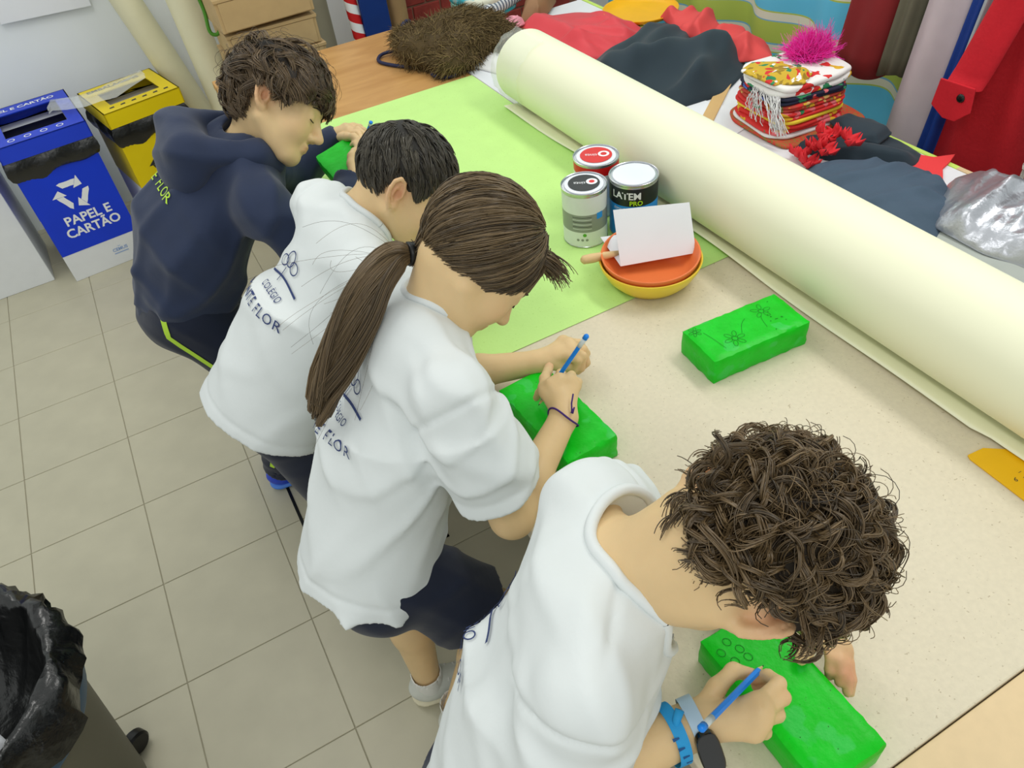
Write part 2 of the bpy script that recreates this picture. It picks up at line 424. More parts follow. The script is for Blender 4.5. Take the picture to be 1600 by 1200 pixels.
# ------------------------------------------------------------------ tables
TZ = 0.76
def table(name, label, x0, x1, y0, y1, topmat, edgemat, legs, grp=None, th=0.028):
    t = thing(name, label, 'table', ((x0 + x1) / 2, (y0 + y1) / 2, 0), grp)
    MB().box((x0, y0, TZ - th), (x1, y1, TZ)).build('table_top', topmat, t, bevel=0.003)
    ap = MB().box((x0 + 0.06, y0 + 0.06, TZ - th - 0.05), (x1 - 0.06, y0 + 0.08, TZ - th)).box((x0 + 0.06, y1 - 0.08, TZ - th - 0.05), (x1 - 0.06, y1 - 0.06, TZ - th))
    ap.box((x0 + 0.06, y0 + 0.06, TZ - th - 0.05), (x0 + 0.08, y1 - 0.06, TZ - th)).box((x1 - 0.08, y0 + 0.06, TZ - th - 0.05), (x1 - 0.06, y1 - 0.06, TZ - th)).build('apron', M_metal, t)
    for (lx, ly) in legs: MB().box((lx - 0.018, ly - 0.018, 0), (lx + 0.018, ly + 0.018, TZ - th)).build('leg', M_metal, t, bevel=0.003)
    return t
def corners(x0, x1, y0, y1, m=0.07): return [(x0 + m, y0 + m), (x1 - m, y0 + m), (x0 + m, y1 - m), (x1 - m, y1 - m)]
table('work_table', 'oak-topped work table at the far end under the brown furry bag', 0.288, 1.035, 1.66, 2.972, M_oak, M_oak, corners(0.288, 1.035, 1.66, 2.972))
table('work_table', 'beige speckled work table under the loose green brick', 0.288, 1.035, 0.128, 1.656, M_beige, M_beige, corners(0.288, 1.035, 0.128, 1.656))
table('work_table', 'peach-topped table cut off by the bottom right corner', 0.288, 1.035, -1.0, 0.126, M_peach, M_peach, corners(0.288, 1.035, -1.0, 0.126))
M_wtop = mat('white_laminate', (0.90, 0.91, 0.93), 0.35, 0.01)
wt = table('work_table', 'white table piled with costumes beside the clothes rack', 1.04, 1.695, -0.4, 2.72, M_wtop, M_wtop, corners(1.04, 1.695, -0.4, 2.72))
MB().box((1.695, 1.02, TZ - 0.026), (1.709, 2.72, TZ + 0.001)).build('edge_band', mat('lime_band', (0.78, 0.90, 0.42), 0.5), wt)
MB().box((1.695, -0.4, TZ - 0.026), (1.709, 1.02, TZ + 0.001)).build('edge_band', mat('wood_band', (0.84, 0.74, 0.58), 0.5), wt)
sc = MB().lathe([(0, 0.002), (0.003, 0.0018), (0.004, 0)], (0.302, 0.375, TZ), 12).build('screw', M_steel, bpy.data.objects['work_table.001'], True)

# green sheet over the table, folded down over the near edge
def green_sheet():
    xs = [(0.2835, 0.60), (0.2828, 0.66), (0.2822, 0.72), (0.2822, 0.745), (0.2832, 0.755), (0.2865, 0.7608), (0.293, 0.7622)] + [(x, 0.7612) for x in np.linspace(0.32, 1.035, 14)]
    ys = np.linspace(1.062, 2.358, 14); V = []; F = []
    for off in (0.0, 0.0006):
        for (x, z) in xs:
            for y in ys: V.append((x - (off if x < 0.287 else 0), y, z + (off if x >= 0.287 else 0)))
    n = len(ys); k = len(xs) * n
    for i in range(len(xs) - 1):
        for j in range(n - 1):
            a = i * n + j; F.append((a + k, a + 1 + k, a + n + 1 + k, a + n + k)); F.append((a, a + n, a + n + 1, a + 1))
    for j in range(n - 1): F.append((j, j + 1, k + j + 1, k + j)); e = (len(xs) - 1) * n; F.append((e + j, k + e + j, k + e + j + 1, e + j + 1))
    for i in range(len(xs) - 1): F.append((i * n, k + i * n, k + (i + 1) * n, (i + 1) * n)); a = i * n + n - 1; F.append((a, a + n, a + n + k, a + k))
    o = add_mesh('paper_sheet', V, F, M_green_paper, None, False); smooth_by_angle(o, 50)
    tag(o, 'large lime green paper sheet covering the middle of the work tables', 'paper')
green_sheet()

# big roll lying on the table
def big_roll():
    ang = -0.00955; r = 0.103; xc = 1.1037; yc = 1.0; zc = TZ + r + 0.0015
    root = thing('paper_roll', 'long thick cream paper roll lying lengthwise along the tables', 'paper roll', (xc, yc, TZ))
    def P(y, dx, z): return (xc + (y - yc) * math.sin(ang) + dx, y, z)
    ys = np.linspace(-0.55, 2.075, 12); n = 64; V = []; F = []
    for y in ys:
        for k in range(n):
            a = 2 * math.pi * k / n; V.append(P(y, r * math.cos(a), zc + r * math.sin(a)))
    for i in range(len(ys) - 1):
        for k in range(n): k2 = (k + 1) % n; F.append((i * n + k, (i + 1) * n + k, (i + 1) * n + k2, i * n + k2))
    for (ye, s) in ((ys[0], 0), (ys[-1], (len(ys) - 1) * n)):     # end: paper ring and hollow core
        st = len(V)
        for k in range(n): a = 2 * math.pi * k / n; V.append(P(ye, 0.04 * math.cos(a), zc + 0.04 * math.sin(a)))
        for k in range(n):
            k2 = (k + 1) % n; q = (s + k, s + k2, st + k2, st + k); F.append(q if s == 0 else q[::-1])
        st2 = len(V); yi = ye + (0.25 if s == 0 else -0.25)
        for k in range(n): a = 2 * math.pi * k / n; V.append(P(yi, 0.04 * math.cos(a), zc + 0.04 * math.sin(a)))
        for k in range(n):
            k2 = (k + 1) % n; q = (st + k, st + k2, st2 + k2, st2 + k); F.append(q if s == 0 else q[::-1])
        F.append(tuple(range(st2, st2 + n)) if s == 0 else tuple(range(st2 + n - 1, st2 - 1, -1)))
    o = add_mesh('rolled_paper', V, F, M_cream, root); smooth_by_angle(o, 40)
    # loose free edge of the paper on the table
    fy = np.linspace(-0.5, 2.06, 80); V = []; F = []; prof = [(0.0, 0.0005), (-0.03, 0.0012), (-0.05, 0.004), (-0.068, 0.009), (-0.082, 0.013), (-0.0925, 0.0145)]
    for off in (0, 0.0008):
        for y in fy:
            wv = 0.7 + 0.3 * math.sin(y * 5.1 + 1) + 0.18 * math.sin(y * 13.0); wl = 1.0 + 0.06 * math.sin(y * 3.3 + 0.5) - (0.10 if y < 0.42 else 0)
            for (dx, z) in prof: V.append(P(y, dx * wl, TZ + 0.0014 + z * wv * (1.0 if y > 0.42 else 0.75) + off))
    k = len(prof); T = len(fy) * k
    for i in range(len(fy) - 1):
        for j in range(k - 1): a = i * k + j; F.append((a + T, a + 1 + T, a + k + 1 + T, a + k + T)); F.append((a, a + k, a + k + 1, a + 1))
        a = i * k + k - 1; F.append((a, a + k, a + k + T, a + T))
    add_mesh('loose_edge', V, F, M_cream, root, True)
    M_film = mat('clear_film', (0.95, 0.98, 0.95), 0.15, alpha=0.22, bump=0.8, bscale=60, spec=0.8)
    V = []; F = []; rg = random.Random(3)
    for i, y in enumerate(np.linspace(1.94, 2.13, 7)):
        for kk in range(25):
            a = math.radians(95 + kk * 7.2); rr = r + 0.003 + rg.uniform(0, 0.007) - (0.03 if i == 6 else 0); V.append(P(y, rr * math.cos(a), max(TZ + 0.004, zc + rr * math.sin(a))))
    for i in range(6):
        for kk in range(24): a = i * 25 + kk; F.append((a, a + 25, a + 26, a + 1))
    add_mesh('film_wrap', V, F, M_film, root, True)
big_roll()

# ------------------------------------------------------------------ painted bricks
def doodle(kind, x0, y0, x1, y1, rg):
    """thin pencil outlines: petals and leaves, as flat ribbons"""
    out = []
    def loop(pts, wd=0.0007, closed=True):
        V = []; F = []; n = len(pts)
        for i, p in enumerate(pts):
            q = pts[(i + 1) % n] if closed or i < n - 1 else p; o_ = pts[i - 1] if closed or i > 0 else p
            t = Vector((q[0] - o_[0], q[1] - o_[1])).normalized(); V += [(p[0] - t.y * wd / 2, p[1] + t.x * wd / 2, 0), (p[0] + t.y * wd / 2, p[1] - t.x * wd / 2, 0)]
        for i in range(n if closed else n - 1): j = (i + 1) % n; F.append((2 * i + 1, 2 * j + 1, 2 * j, 2 * i))
        out.append((V, F))
    def oval(cx, cy, a, b, r): loop([(cx + a * math.cos(t) * math.cos(r) - b * math.sin(t) * math.sin(r), cy + a * math.cos(t) * math.sin(r) + b * math.sin(t) * math.cos(r)) for t in np.linspace(0, 2 * math.pi, 14, endpoint=False)])
    if kind == 'flowers':
        for (cx, cy, s, n) in ((x0 + .018, y1 - .02, .010, 6), (x0 + .07, y0 + .035, .016, 6), (x0 + .16, y1 - .035, .015, 5)):
            oval(cx, cy, s * .35, s * .35, 0)
            for k in range(n): a = 2 * math.pi * k / n; oval(cx + s * .85 * math.cos(a), cy + s * .85 * math.sin(a), s * .5, s * .26, a)
        for (a, b) in (((x0 + .03, y1 - .03), (x0 + .04, y0 + .02)), ((x0 + .09, y0 + .04), (x0 + .12, y0 + .07)), ((x0 + .14, y0 + .03), (x0 + .15, y0 + .06))):
            loop([(a[0] + (b[0] - a[0]) * t, a[1] + (b[1] - a[1]) * t + .006 * math.sin(t * 3)) for t in np.linspace(0, 1, 8)], closed=False)
        for k in range(12): oval(rg.uniform(x0 + .13, x1 - .02), rg.uniform(y0 + .015, y1 - .015), .0009, .0009, 0)
    else:
        for (dx, dy) in ((0, 0), (.016, .008), (.008, -.016), (.026, -.008), (.03, .01)): oval(x0 + .022 + dx, y0 + .03 + dy, .0058, .0048, 0.4)
    return out

def brick(label, M, marks=None, seed=0):
    rg = random.Random(seed); t = thing('painted_brick', label, 'brick', M.translation, 'green painted bricks')
    L, W, H = 0.22, 0.108, 0.057
    V = []; F = []; nx, ny, nz = 22, 11, 6; idx = {}
    def vid(i, j, k):
        if (i, j, k) not in idx:
            x = (i / nx - .5) * L; y = (j / ny - .5) * W; z = k / nz * H
            b = sum((i in (0, nx), j in (0, ny), k in (0, nz)))
            jit = 0.0006 if b == 1 else 0.0012; inset = 0.0028 if b >= 2 else 0
            sx = -1 if i == 0 else (1 if i == nx else 0); sy = -1 if j == 0 else (1 if j == ny else 0); sz = (-1 if k == 0 else (1 if k == nz else 0))
            V.append(M @ Vector((x - sx * inset + rg.uniform(-jit, jit) * (b > 1), y - sy * inset + rg.uniform(-jit, jit) * (b > 1), max(z - sz * inset * (k != 0) + (rg.uniform(-.0004, .0004) if k == nz else 0), 0)))); idx[(i, j, k)] = len(V) - 1
        return idx[(i, j, k)]
    for i in range(nx):
        for j in range(ny): F.append((vid(i, j, nz), vid(i + 1, j, nz), vid(i + 1, j + 1, nz), vid(i, j + 1, nz))); F.append((vid(i, j, 0), vid(i, j + 1, 0), vid(i + 1, j + 1, 0), vid(i + 1, j, 0)))
        for k in range(nz): F.append((vid(i, 0, k), vid(i + 1, 0, k), vid(i + 1, 0, k + 1), vid(i, 0, k + 1))); F.append((vid(i, ny, k), vid(i, ny, k + 1), vid(i + 1, ny, k + 1), vid(i + 1, ny, k)))
    for j in range(ny):
        for k in range(nz): F.append((vid(0, j, k), vid(0, j, k + 1), vid(0, j + 1, k + 1), vid(0, j + 1, k))); F.append((vid(nx, j, k), vid(nx, j + 1, k), vid(nx, j + 1, k + 1), vid(nx, j, k + 1)))
    b = add_mesh('block', V, F, M_brick_green, t); smooth_by_angle(b, 35)
    if marks:
        ex = M.to_3x3() @ Vector((1, 0, 0)); ey = M.to_3x3() @ Vector((0, 1, 0))
        flat_print('pencil_drawing', doodle(marks, -L / 2, -W / 2, L / 2, W / 2, rg), M @ Vector((0, 0, H)), ex, ey, M_graphite, t, 0.0009)
    return t
RZ = lambda a: Matrix.Rotation(a, 4, 'Z')
brick('green painted brick lying alone with pencil flowers beside the cream roll', Matrix.Translation((0.8505, 0.813, TZ)) @ RZ(math.radians(-3.4)), 'flowers', 1)
brick('green painted brick under the hands of the ponytailed girl', Matrix.Translation((0.4355, 0.825, TZ + 0.001)) @ RZ(math.radians(93.5)), None, 2)
brick('green painted brick with small circles under the curly-haired child', Matrix.Translation((0.427, 0.2495, TZ)) @ RZ(math.radians(-90)), 'dots', 3)
B1M = Matrix.Translation((0.428, 1.783, 0.842)) @ Matrix.Rotation(math.radians(-14), 4, 'Y') @ Matrix.Rotation(math.radians(4), 4, 'X') @ RZ(math.radians(91))
brick('green painted brick held tilted in front of the child in the navy hoodie', B1M, None, 4)

# ------------------------------------------------------------------ paint tins
def tin(label, x, y, R, H, bands, lid, marks, side_text=None):
    t = thing('paint_tin', label, 'paint tin', (x, y, TZ), 'paint tins on the green paper')
    z0 = TZ + 0.0022
    MB().lathe([(0, 0), (R * .97, 0), (R, .0015), (R, .003), (R * .985, .004), (R * .985, H - .006), (R, H - .005), (R * 1.012, H - .002), (R * 1.012, H), (R * .99, H + .0005), (R * .96, H - .0005), (R * .95, H - .003), (0, H - .003)], (x, y, z0), 48).build('can', M_steel, t, False)
    smooth_by_angle(t.children[0], 35)
    for (a, b, m_) in bands: o = MB().lathe([(R * .987, a * H), (R * .9875, b * H)], (x, y, z0), 48).build('label_band', m_, t, True)
    l = MB().lathe([(R * .87, H - .0025), (R * .85, H - .0005), (R * .80, H - .0002), (0, H - .0002)], (x, y, z0), 48).build('lid', lid, t, False); smooth_by_angle(l, 30)
    for (nm, m_, shapes, dx, dy) in marks:
        flat_print(nm, shapes, (x + dx, y + dy, z0 + H), (CR.x, CR.y, 0), (-CR.y, CR.x, 0), m_, l, 0.0008)
    return t, z0
def disc(r, n=28, cx=0, cy=0, ay=1.0): return ([(cx + r * math.cos(2 * math.pi * k / n), cy + ay * r * math.sin(2 * math.pi * k / n), 0) for k in range(n)], [tuple(range(n))])
def annulus(r0, r1, cx=0, cy=0, n=28):
    V = [(cx + r * math.cos(2 * math.pi * k / n), cy + r * math.sin(2 * math.pi * k / n), 0) for r in (r0, r1) for k in range(n)]
    return V, [(k, n + k, n + (k + 1) % n, (k + 1) % n)[::-1] for k in range(n)]
def raise_(sh, z): return [(v[0], v[1], v[2] + z) for v in sh[0]], sh[1]
def cyl_text(name, sh, x, y, R, z, ang, m_, parent):
    V, F = sh; mb = MB().add([(x + R * math.cos(ang + v[0] / R), y + R * math.sin(ang + v[0] / R), z + v[1]) for v in V], F); return mb.build(name, m_, parent)
M_lbl_w = mat('label_white', (0.88, 0.90, 0.90), 0.4, 0.02); M_lbl_g = mat('label_grey', (0.56, 0.58, 0.56), 0.4, 0.05); M_lbl_r = mat('label_red', (0.83, 0.10, 0.10), 0.4, 0.03)
M_lbl_k = mat('label_black', (0.10, 0.13, 0.14), 0.4, 0.03); M_lbl_b = mat('label_blue', (0.14, 0.56, 0.92), 0.4, 0.03); M_lidw = mat('lid_white', (0.90, 0.92, 0.95), 0.3, 0.02, coat=0.3); M_lime = mat('lime_print', (0.72, 0.90, 0.15), 0.5)
M_prt = mat('print_white', (0.93, 0.94, 0.95), 0.5, 0.01); M_prk = mat('print_dark', (0.16, 0.18, 0.19), 0.5, 0.02); M_leaf = mat('leaf_green', (0.35, 0.66, 0.20), 0.5)
toward = math.atan2(-0.95, -0.35)
t1, z1 = tin('white and grey paint tin with a black and red lid disc', 0.817, 1.322, 0.052, 0.140, [(.62, .93, M_lbl_w), (.30, .62, M_lbl_g), (.02, .30, M_lbl_w)], M_lidw,
    [('lid_label', M_lbl_k, [disc(.036)], .0, .0), ('lid_ring', M_prt, [raise_(annulus(.0065, .0130, .018, .003), .0004)], 0, 0), ('lid_dot', M_lbl_r, [raise_(disc(.0065, 20, .018, .003), .0004)], 0, 0),
     ('lid_lettering', M_prt, [raise_(shift(text_mesh('tinta', .015), -.010, .000, math.pi * .98), .0004)], 0, 0)])
fa = math.atan2(-t1.location.y, -t1.location.x)
for i in range(6): cyl_text('small_print', ([(-.030, .0, 0), (.022 - .006 * (i % 3), .0, 0), (.022 - .006 * (i % 3), .0014, 0), (-.030, .0014, 0)] if False else [(-.03 + k * .005, 0, 0) for k in range(10)] + [(-.03 + k * .005, .0013, 0) for k in range(9, -1, -1)], [tuple(range(20))]), .817, 1.322, .052 * .992, z1 + .050 + i * .006, fa, M_prk if i % 2 else M_lbl_w, t1)
cyl_text('blue_patch', ([(.028 + k * .004, -.008, 0) for k in range(5)] + [(.028 + k * .004, .008, 0) for k in range(4, -1, -1)], [tuple(range(10))]), .817, 1.322, .052 * .992, z1 + .080, fa, M_lbl_b, t1)
cyl_text('leaf_mark', disc(.0045, 12, -.002, 0), .817, 1.322, .052 * .992, z1 + .035, fa, M_leaf, t1)
for k in range(3): cyl_text('round_mark', disc(.0034, 12, -.018 + k * .0105, 0), .817, 1.322, .052 * .992, z1 + .022, fa, M_lbl_g, t1)
t3, z3 = tin('paint tin with a red lid disc behind the other two tins', 0.909, 1.412, 0.0545, 0.140, [(.80, .95, M_lbl_r), (.02, .80, M_lbl_w)], M_lidw,
    [('lid_label', M_lbl_r, [disc(.038)], 0, 0), ('lid_ring', M_prt, [raise_(annulus(.0075, .0135, .018, .002), .0004)], 0, 0), ('lid_lettering', M_prt, [raise_(shift(text_mesh('tinta', .016), -.012, .001, math.pi * .97), .0004)], 0, 0)])
t2, z2 = tin('blue and black paint tin lettered LATEM PRO behind the bowl', 0.928, 1.287, 0.056, 0.140, [(.62, .93, M_lbl_k), (.02, .62, M_lbl_b)], M_lidw, [])
fa2 = math.atan2(-t2.location.y, -t2.location.x)
cyl_text('lettering', shift(text_mesh('LATEM', .0235, True), -.012, 0), .928, 1.287, .056 * .992, z2 + .112, fa2 - .1, M_prt, t2)
cyl_text('lettering', shift(text_mesh('PRO', .0160, True), .012, 0), .928, 1.287, .056 * .992, z2 + .0945, fa2 - .1, M_lime, t2)
cyl_text('lettering', shift(text_mesh('ESMALTE ACRÍLICO', .0088), -.004, 0), .928, 1.287, .056 * .992, z2 + .078, fa2 - .1, M_prt, t2)

# bowls, folded paper, brush
def bowl(name, label, x, y, z, R, H, m_, tilt=(0, 0)):
    prof = [(0, 0), (R * .62, 0), (R * .70, .003), (R * .86, H * .4), (R * .97, H * .8), (R, H), (R * .99, H + .0015), (R * .965, H + .0005), (R * .93, H * .8), (R * .82, H * .42), (R * .66, .008), (0, .007)]
    M = Matrix.Translation((x, y, z)) @ Matrix.Rotation(tilt[0], 4, 'X') @ Matrix.Rotation(tilt[1], 4, 'Y')
    o = MB().lathe(prof, (0, 0, 0), 56, M).build(name, m_, None, True); tag(o, label, 'bowl', 'stacked bowls beside the tins'); return o
bowl('bowl', 'yellow bowl underneath the orange bowl beside the paint tins', 0.838, 1.098, TZ + 0.0022, 0.110, 0.056, M_ybowl)
bowl('bowl', 'orange bowl stacked inside the yellow one and holding folded paper', 0.839, 1.099, TZ + 0.0160, 0.105, 0.056, M_orange, (0.03, -0.03))
def card(name, label, P, m_, cat, th=0.0007):
    a, b, c, d, e, f = [Vector(p) for p in P]   # ridge a-b, front c-d, back e-f
    V = []; F = []
    def sheet(p, q, r, s):
        n = (q - p).cross(s - p).normalized() * th; k = len(V); V.extend([p, q, r, s, p + n, q + n, r + n, s + n])
        F.extend([(k, k + 3, k + 2, k + 1), (k + 4, k + 5, k + 6, k + 7), (k, k + 1, k + 5, k + 4), (k + 1, k + 2, k + 6, k + 5), (k + 2, k + 3, k + 7, k + 6), (k + 3, k, k + 4, k + 7)])
    sheet(a, b, d, c); sheet(b, a, e, f)
    return tag(add_mesh(name, V, F, m_), label, cat)
card('folded_paper', 'folded white sheet standing in the orange bowl', [(0.781, 1.126, 0.803), (0.930, 1.060, 0.812), (0.807, 1.192, 0.900), (0.951, 1.118, 0.900), (0.783, 1.206, 0.834), (0.905, 1.155, 0.834)], M_paper, 'paper')
br = thing('paint_brush', 'wooden-handled paint brush poking out of the orange bowl', 'brush', (0.80, 1.13, 0.80))
d0 = Vector((0.704, 1.160, 0.832)); d1 = Vector((0.872, 1.150, 0.802))
MB().tube([d0, d0.lerp(d1, .03), d0.lerp(d1, .15), d0.lerp(d1, .35), d0.lerp(d1, .55)], [.005, .0095, .0105, .0085, .0055], 12).build('handle', M_wood_stick, br, True)
MB().tube([d0.lerp(d1, .55), d0.lerp(d1, .7)], [.006, .008], 12).build('ferrule', M_steel, br, True)
MB().tube([d0.lerp(d1, .7), d0.lerp(d1, .95)], [.008, .006], 10).build('bristles', M_carddk, br, True)

# yellow set square under the loose edge, with an engraved 6
ss = thing('set_square', 'yellow plastic set square at the right edge under the roll', 'set square', (1.0, 0.33, TZ))
MB().prism([(0.966, 0.405), (0.962, 0.398), (0.958, 0.25), (1.045, 0.19), (1.045, 0.365), (0.998, 0.402)], TZ + .0004, TZ + .0034).build('plate', mat('yellow_acrylic', (0.93, 0.72, 0.08), 0.3, 0.03), ss, bevel=0.0006)
tk = []
for i in range(14): x_ = 1.013 - 0; y_ = 0.338 - i * .010; tk.append(([(0.998 - (.003 if i % 5 else .0), y_, 0), (1.004, y_, 0), (1.004, y_ + .0008, 0), (0.998 - (.003 if i % 5 else .0), y_ + .0008, 0)], [(0, 1, 2, 3)]))
flat_print('scale_marks', tk, (0, 0, TZ + .0034), (1, 0, 0), (0, 1, 0), M_prk, ss, .0003)
flat_print('numeral', [shift(text_mesh('6', .012), 0, 0, -.6)], (0.983, 0.332, TZ + .0034), (1, 0, 0), (0, 1, 0), M_prk, ss, .0003)

# ------------------------------------------------------------------ recycling bins
def recycling_bin(label, x, y, rot, W, D, H, m_front, m_lid, sym_mat, lines, lid_line, icons):
    M = Matrix.Translation((x, y, 0)) @ RZ(rot); t = thing('recycling_bin', label, 'bin', (x, y, 0), 'cardboard recycling bins by the wall')
    def add(mb, n, m_, bevel=0.0, par=t): mb.V = [tuple(M @ Vector(v)) for v in mb.V]; return mb.build(n, m_, par, bevel=bevel)
    w_ = W / 2
    add(MB().box((-w_, 0, 0), (w_, D, H)), 'body', M_white, 0.002)
    add(MB().box((-w_, -.0012, .125), (w_, .0002, H)).box((-w_ - .0012, -.0012, .30), (-w_ + .0002, D, H)).box((w_ - .0002, -.0012, .125), (w_ + .0012, D, H)), 'printed_panel', m_front)
    # bag rim hanging out under the lid
    V = []; F = []; rg = random.Random(int(x * 100) + 5); per = []
    for (ax, ay, bx, by, n) in ((-w_, 0, w_, 0, 18), (w_, 0, w_, D, 14), (w_, D, -w_, D, 12), (-w_, D, -w_, 0, 14)):
        for k in range(n): per.append((ax + (bx - ax) * k / n, ay + (by - ay) * k / n))
    zs = [H + .004, H - .02, H - .045, H - .07, H - .085]; n = len(per)
    for q, z in enumerate(zs):
        for (px, py) in per:
            o_ = .004 + (.013 * math.sin(q * .9) if q else 0) + .003 * math.sin(px * 45 + py * 40 + q); sx = px / w_; sy = (py - D / 2) / (D / 2)
            V.append((px + o_ * (sx if abs(sx) > .95 else 0), py + o_ * (sy if abs(sy) > .95 else 0), z + (.007 * math.sin(px * 33 + 1) + .010 * math.sin(px * 13 + py * 9) if q == len(zs) - 1 else .003 * math.sin(px * 30 + q))))
    for q in range(len(zs) - 1):
        for k in range(n): k2 = (k + 1) % n; F.append((q * n + k, (q + 1) * n + k, (q + 1) * n + k2, q * n + k2))
    mb = MB(); mb.V = V; mb.F = F; o = add(mb, 'bin_bag', M_bag); smooth_by_angle(o, 60)
    # lid: a tray with an opening
    g = .012; z0, z1 = H, H + .062; hx, hy0, hy1 = w_ - .042, .062, D - .080
    lb = MB().box((-w_ - g, -g, z0), (w_ + g, -g + .004, z1)).box((-w_ - g, D + g - .004, z0), (w_ + g, D + g, z1)).box((-w_ - g, -g, z0), (-w_ - g + .004, D + g, z1)).box((w_ + g - .004, -g, z0), (w_ + g, D + g, z1))
    lb.box((-w_ - g, -g, z1 - .004), (w_ + g, hy0, z1)).box((-w_ - g, hy1, z1 - .004), (w_ + g, D + g, z1)).box((-w_ - g, hy0, z1 - .004), (-hx, hy1, z1)).box((hx, hy0, z1 - .004), (w_ + g, hy1, z1))
    lid = add(lb, 'lid', m_lid)
    add(MB().box((-hx - .004, hy0 - .004, H - .02), (hx + .004, hy1 + .004, H + .002)), 'bag_inside', M_black)
    ex = M.to_3x3() @ Vector((1, 0, 0)); ey = Vector((0, 0, 1))
    flat_print('recycling_symbol', [shift(s, 0, 0, 0, 1) for s in recycle_shape(.066)], M @ Vector((.0, -.0015, H * .655)), ex, ey, sym_mat, t, .0006)
    for i, s in enumerate(lines): flat_print('lettering', [shift(text_mesh(s, .054, True), 0, 0)], M @ Vector((.012, -.0015, H * .655 - .105 - i * .052)), ex, ey, sym_mat, t, .0006)
    eu = M.to_3x3() @ Vector((0, 1, 0))
    flat_print('lid_lettering', [shift(text_mesh(lid_line, .036, True), 0, 0)], M @ Vector((-.02, (hy1 + D + g) / 2, z1)), ex, eu, M_prt if icons else M_prk, lid, .0006)
    sh = [annulus(.010, .014, -.10 + .06 * k, 0, 12) for k in range(4)] if icons else [([(-.12 + .045 * k, -.006, 0), (-.10 + .045 * k, -.006, 0), (-.098 + .045 * k, .008, 0), (-.115 + .045 * k, .006, 0)], [(0, 1, 2, 3)]) for k in range(6)]
    for q_ in sh: flat_print('lid_icon', [q_], M @ Vector((0, .03, z1)), ex, eu, M_prt if icons else M_prk, lid, .0006)
    return t, M
bb, BM = recycling_bin('blue cardboard recycling bin lettered PAPEL E CARTÃO', -0.345, 3.352, math.radians(6), 0.315, 0.40, 0.555, M_blue, M_bluelid, M_prt, ['PAPEL E', 'CARTÃO'], 'PAPEL E CARTÃO', True)
ex = BM.to_3x3() @ Vector((1, 0, 0))
flat_print('maker_mark', [shift(text_mesh('CEMUS', .020, True), 0, 0), ([(-.008, .018, 0), (0, .012, 0), (.008, .018, 0), (0, .015, 0)], [(0, 1, 2, 3)]), ([(-.03, -.018, 0), (.03, -.018, 0), (.03, -.014, 0), (-.03, -.014, 0)], [(0, 1, 2, 3)])], BM @ Vector((.06, -.0004, .07)), ex, (0, 0, 1), mat('faint_blue', (.55, .66, .84), .6), bb, .0006)
yb, YM = recycling_bin('yellow cardboard recycling bin partly behind the navy hoodie', 0.045, 3.375, math.radians(12), 0.29, 0.30, 0.565, M_yellow, M_yellow, M_prk, ['PLÁSTICO'], 'EMBALAGENS', False)
# clear bag trailing from yellow to blue bin
M_clear = mat('clear_bag', (0.93, 0.95, 0.95), 0.12, alpha=0.38, bump=1.0, bscale=45, spec=0.9)
V = []; F = []; rg = random.Random(11)
path = [(0.10, 3.54, .655), (0.03, 3.53, .650), (-.04, 3.50, .648), (-.10, 3.49, .645), (-.16, 3.50, .640), (-.22, 3.53, .636), (-.275, 3.56, .634), (-.29, 3.50, .632)]
wid = [.035, .07, .085, .075, .07, .065, .05, .02]
for i, (p, ww) in enumerate(zip(path, wid)):
    for k in range(9): a = k / 8 * 2 - 1; V.append((p[0] + rg.uniform(-.006, .006), p[1] + a * ww, p[2] + .022 * (1 - a * a) * rg.uniform(.3, 1) + rg.uniform(0, .006)))
for i in range(len(path) - 1):
    for k in range(8): a = i * 9 + k; F.append((a, a + 9, a + 10, a + 1))
tag(add_mesh('plastic_bag', V, F, M_clear, None, True), 'crumpled clear plastic bag lying across the two recycling bin lids', 'plastic bag')
# third bin seen from its plain white side
t = thing('cardboard_bin', 'plain white cardboard box on the floor at the left edge', 'bin', (-0.75, 3.42, 0)); M = Matrix.Translation((-0.585, 3.413, 0)) @ RZ(math.radians(2))
for n_, lo, hi in (('body', (-.34, 0, 0), (0, .34, .54)), ('lid', (-.35, -.01, .54), (.01, .35, .60))): MB().box(lo, hi, M).build(n_, M_white, t, bevel=.003)

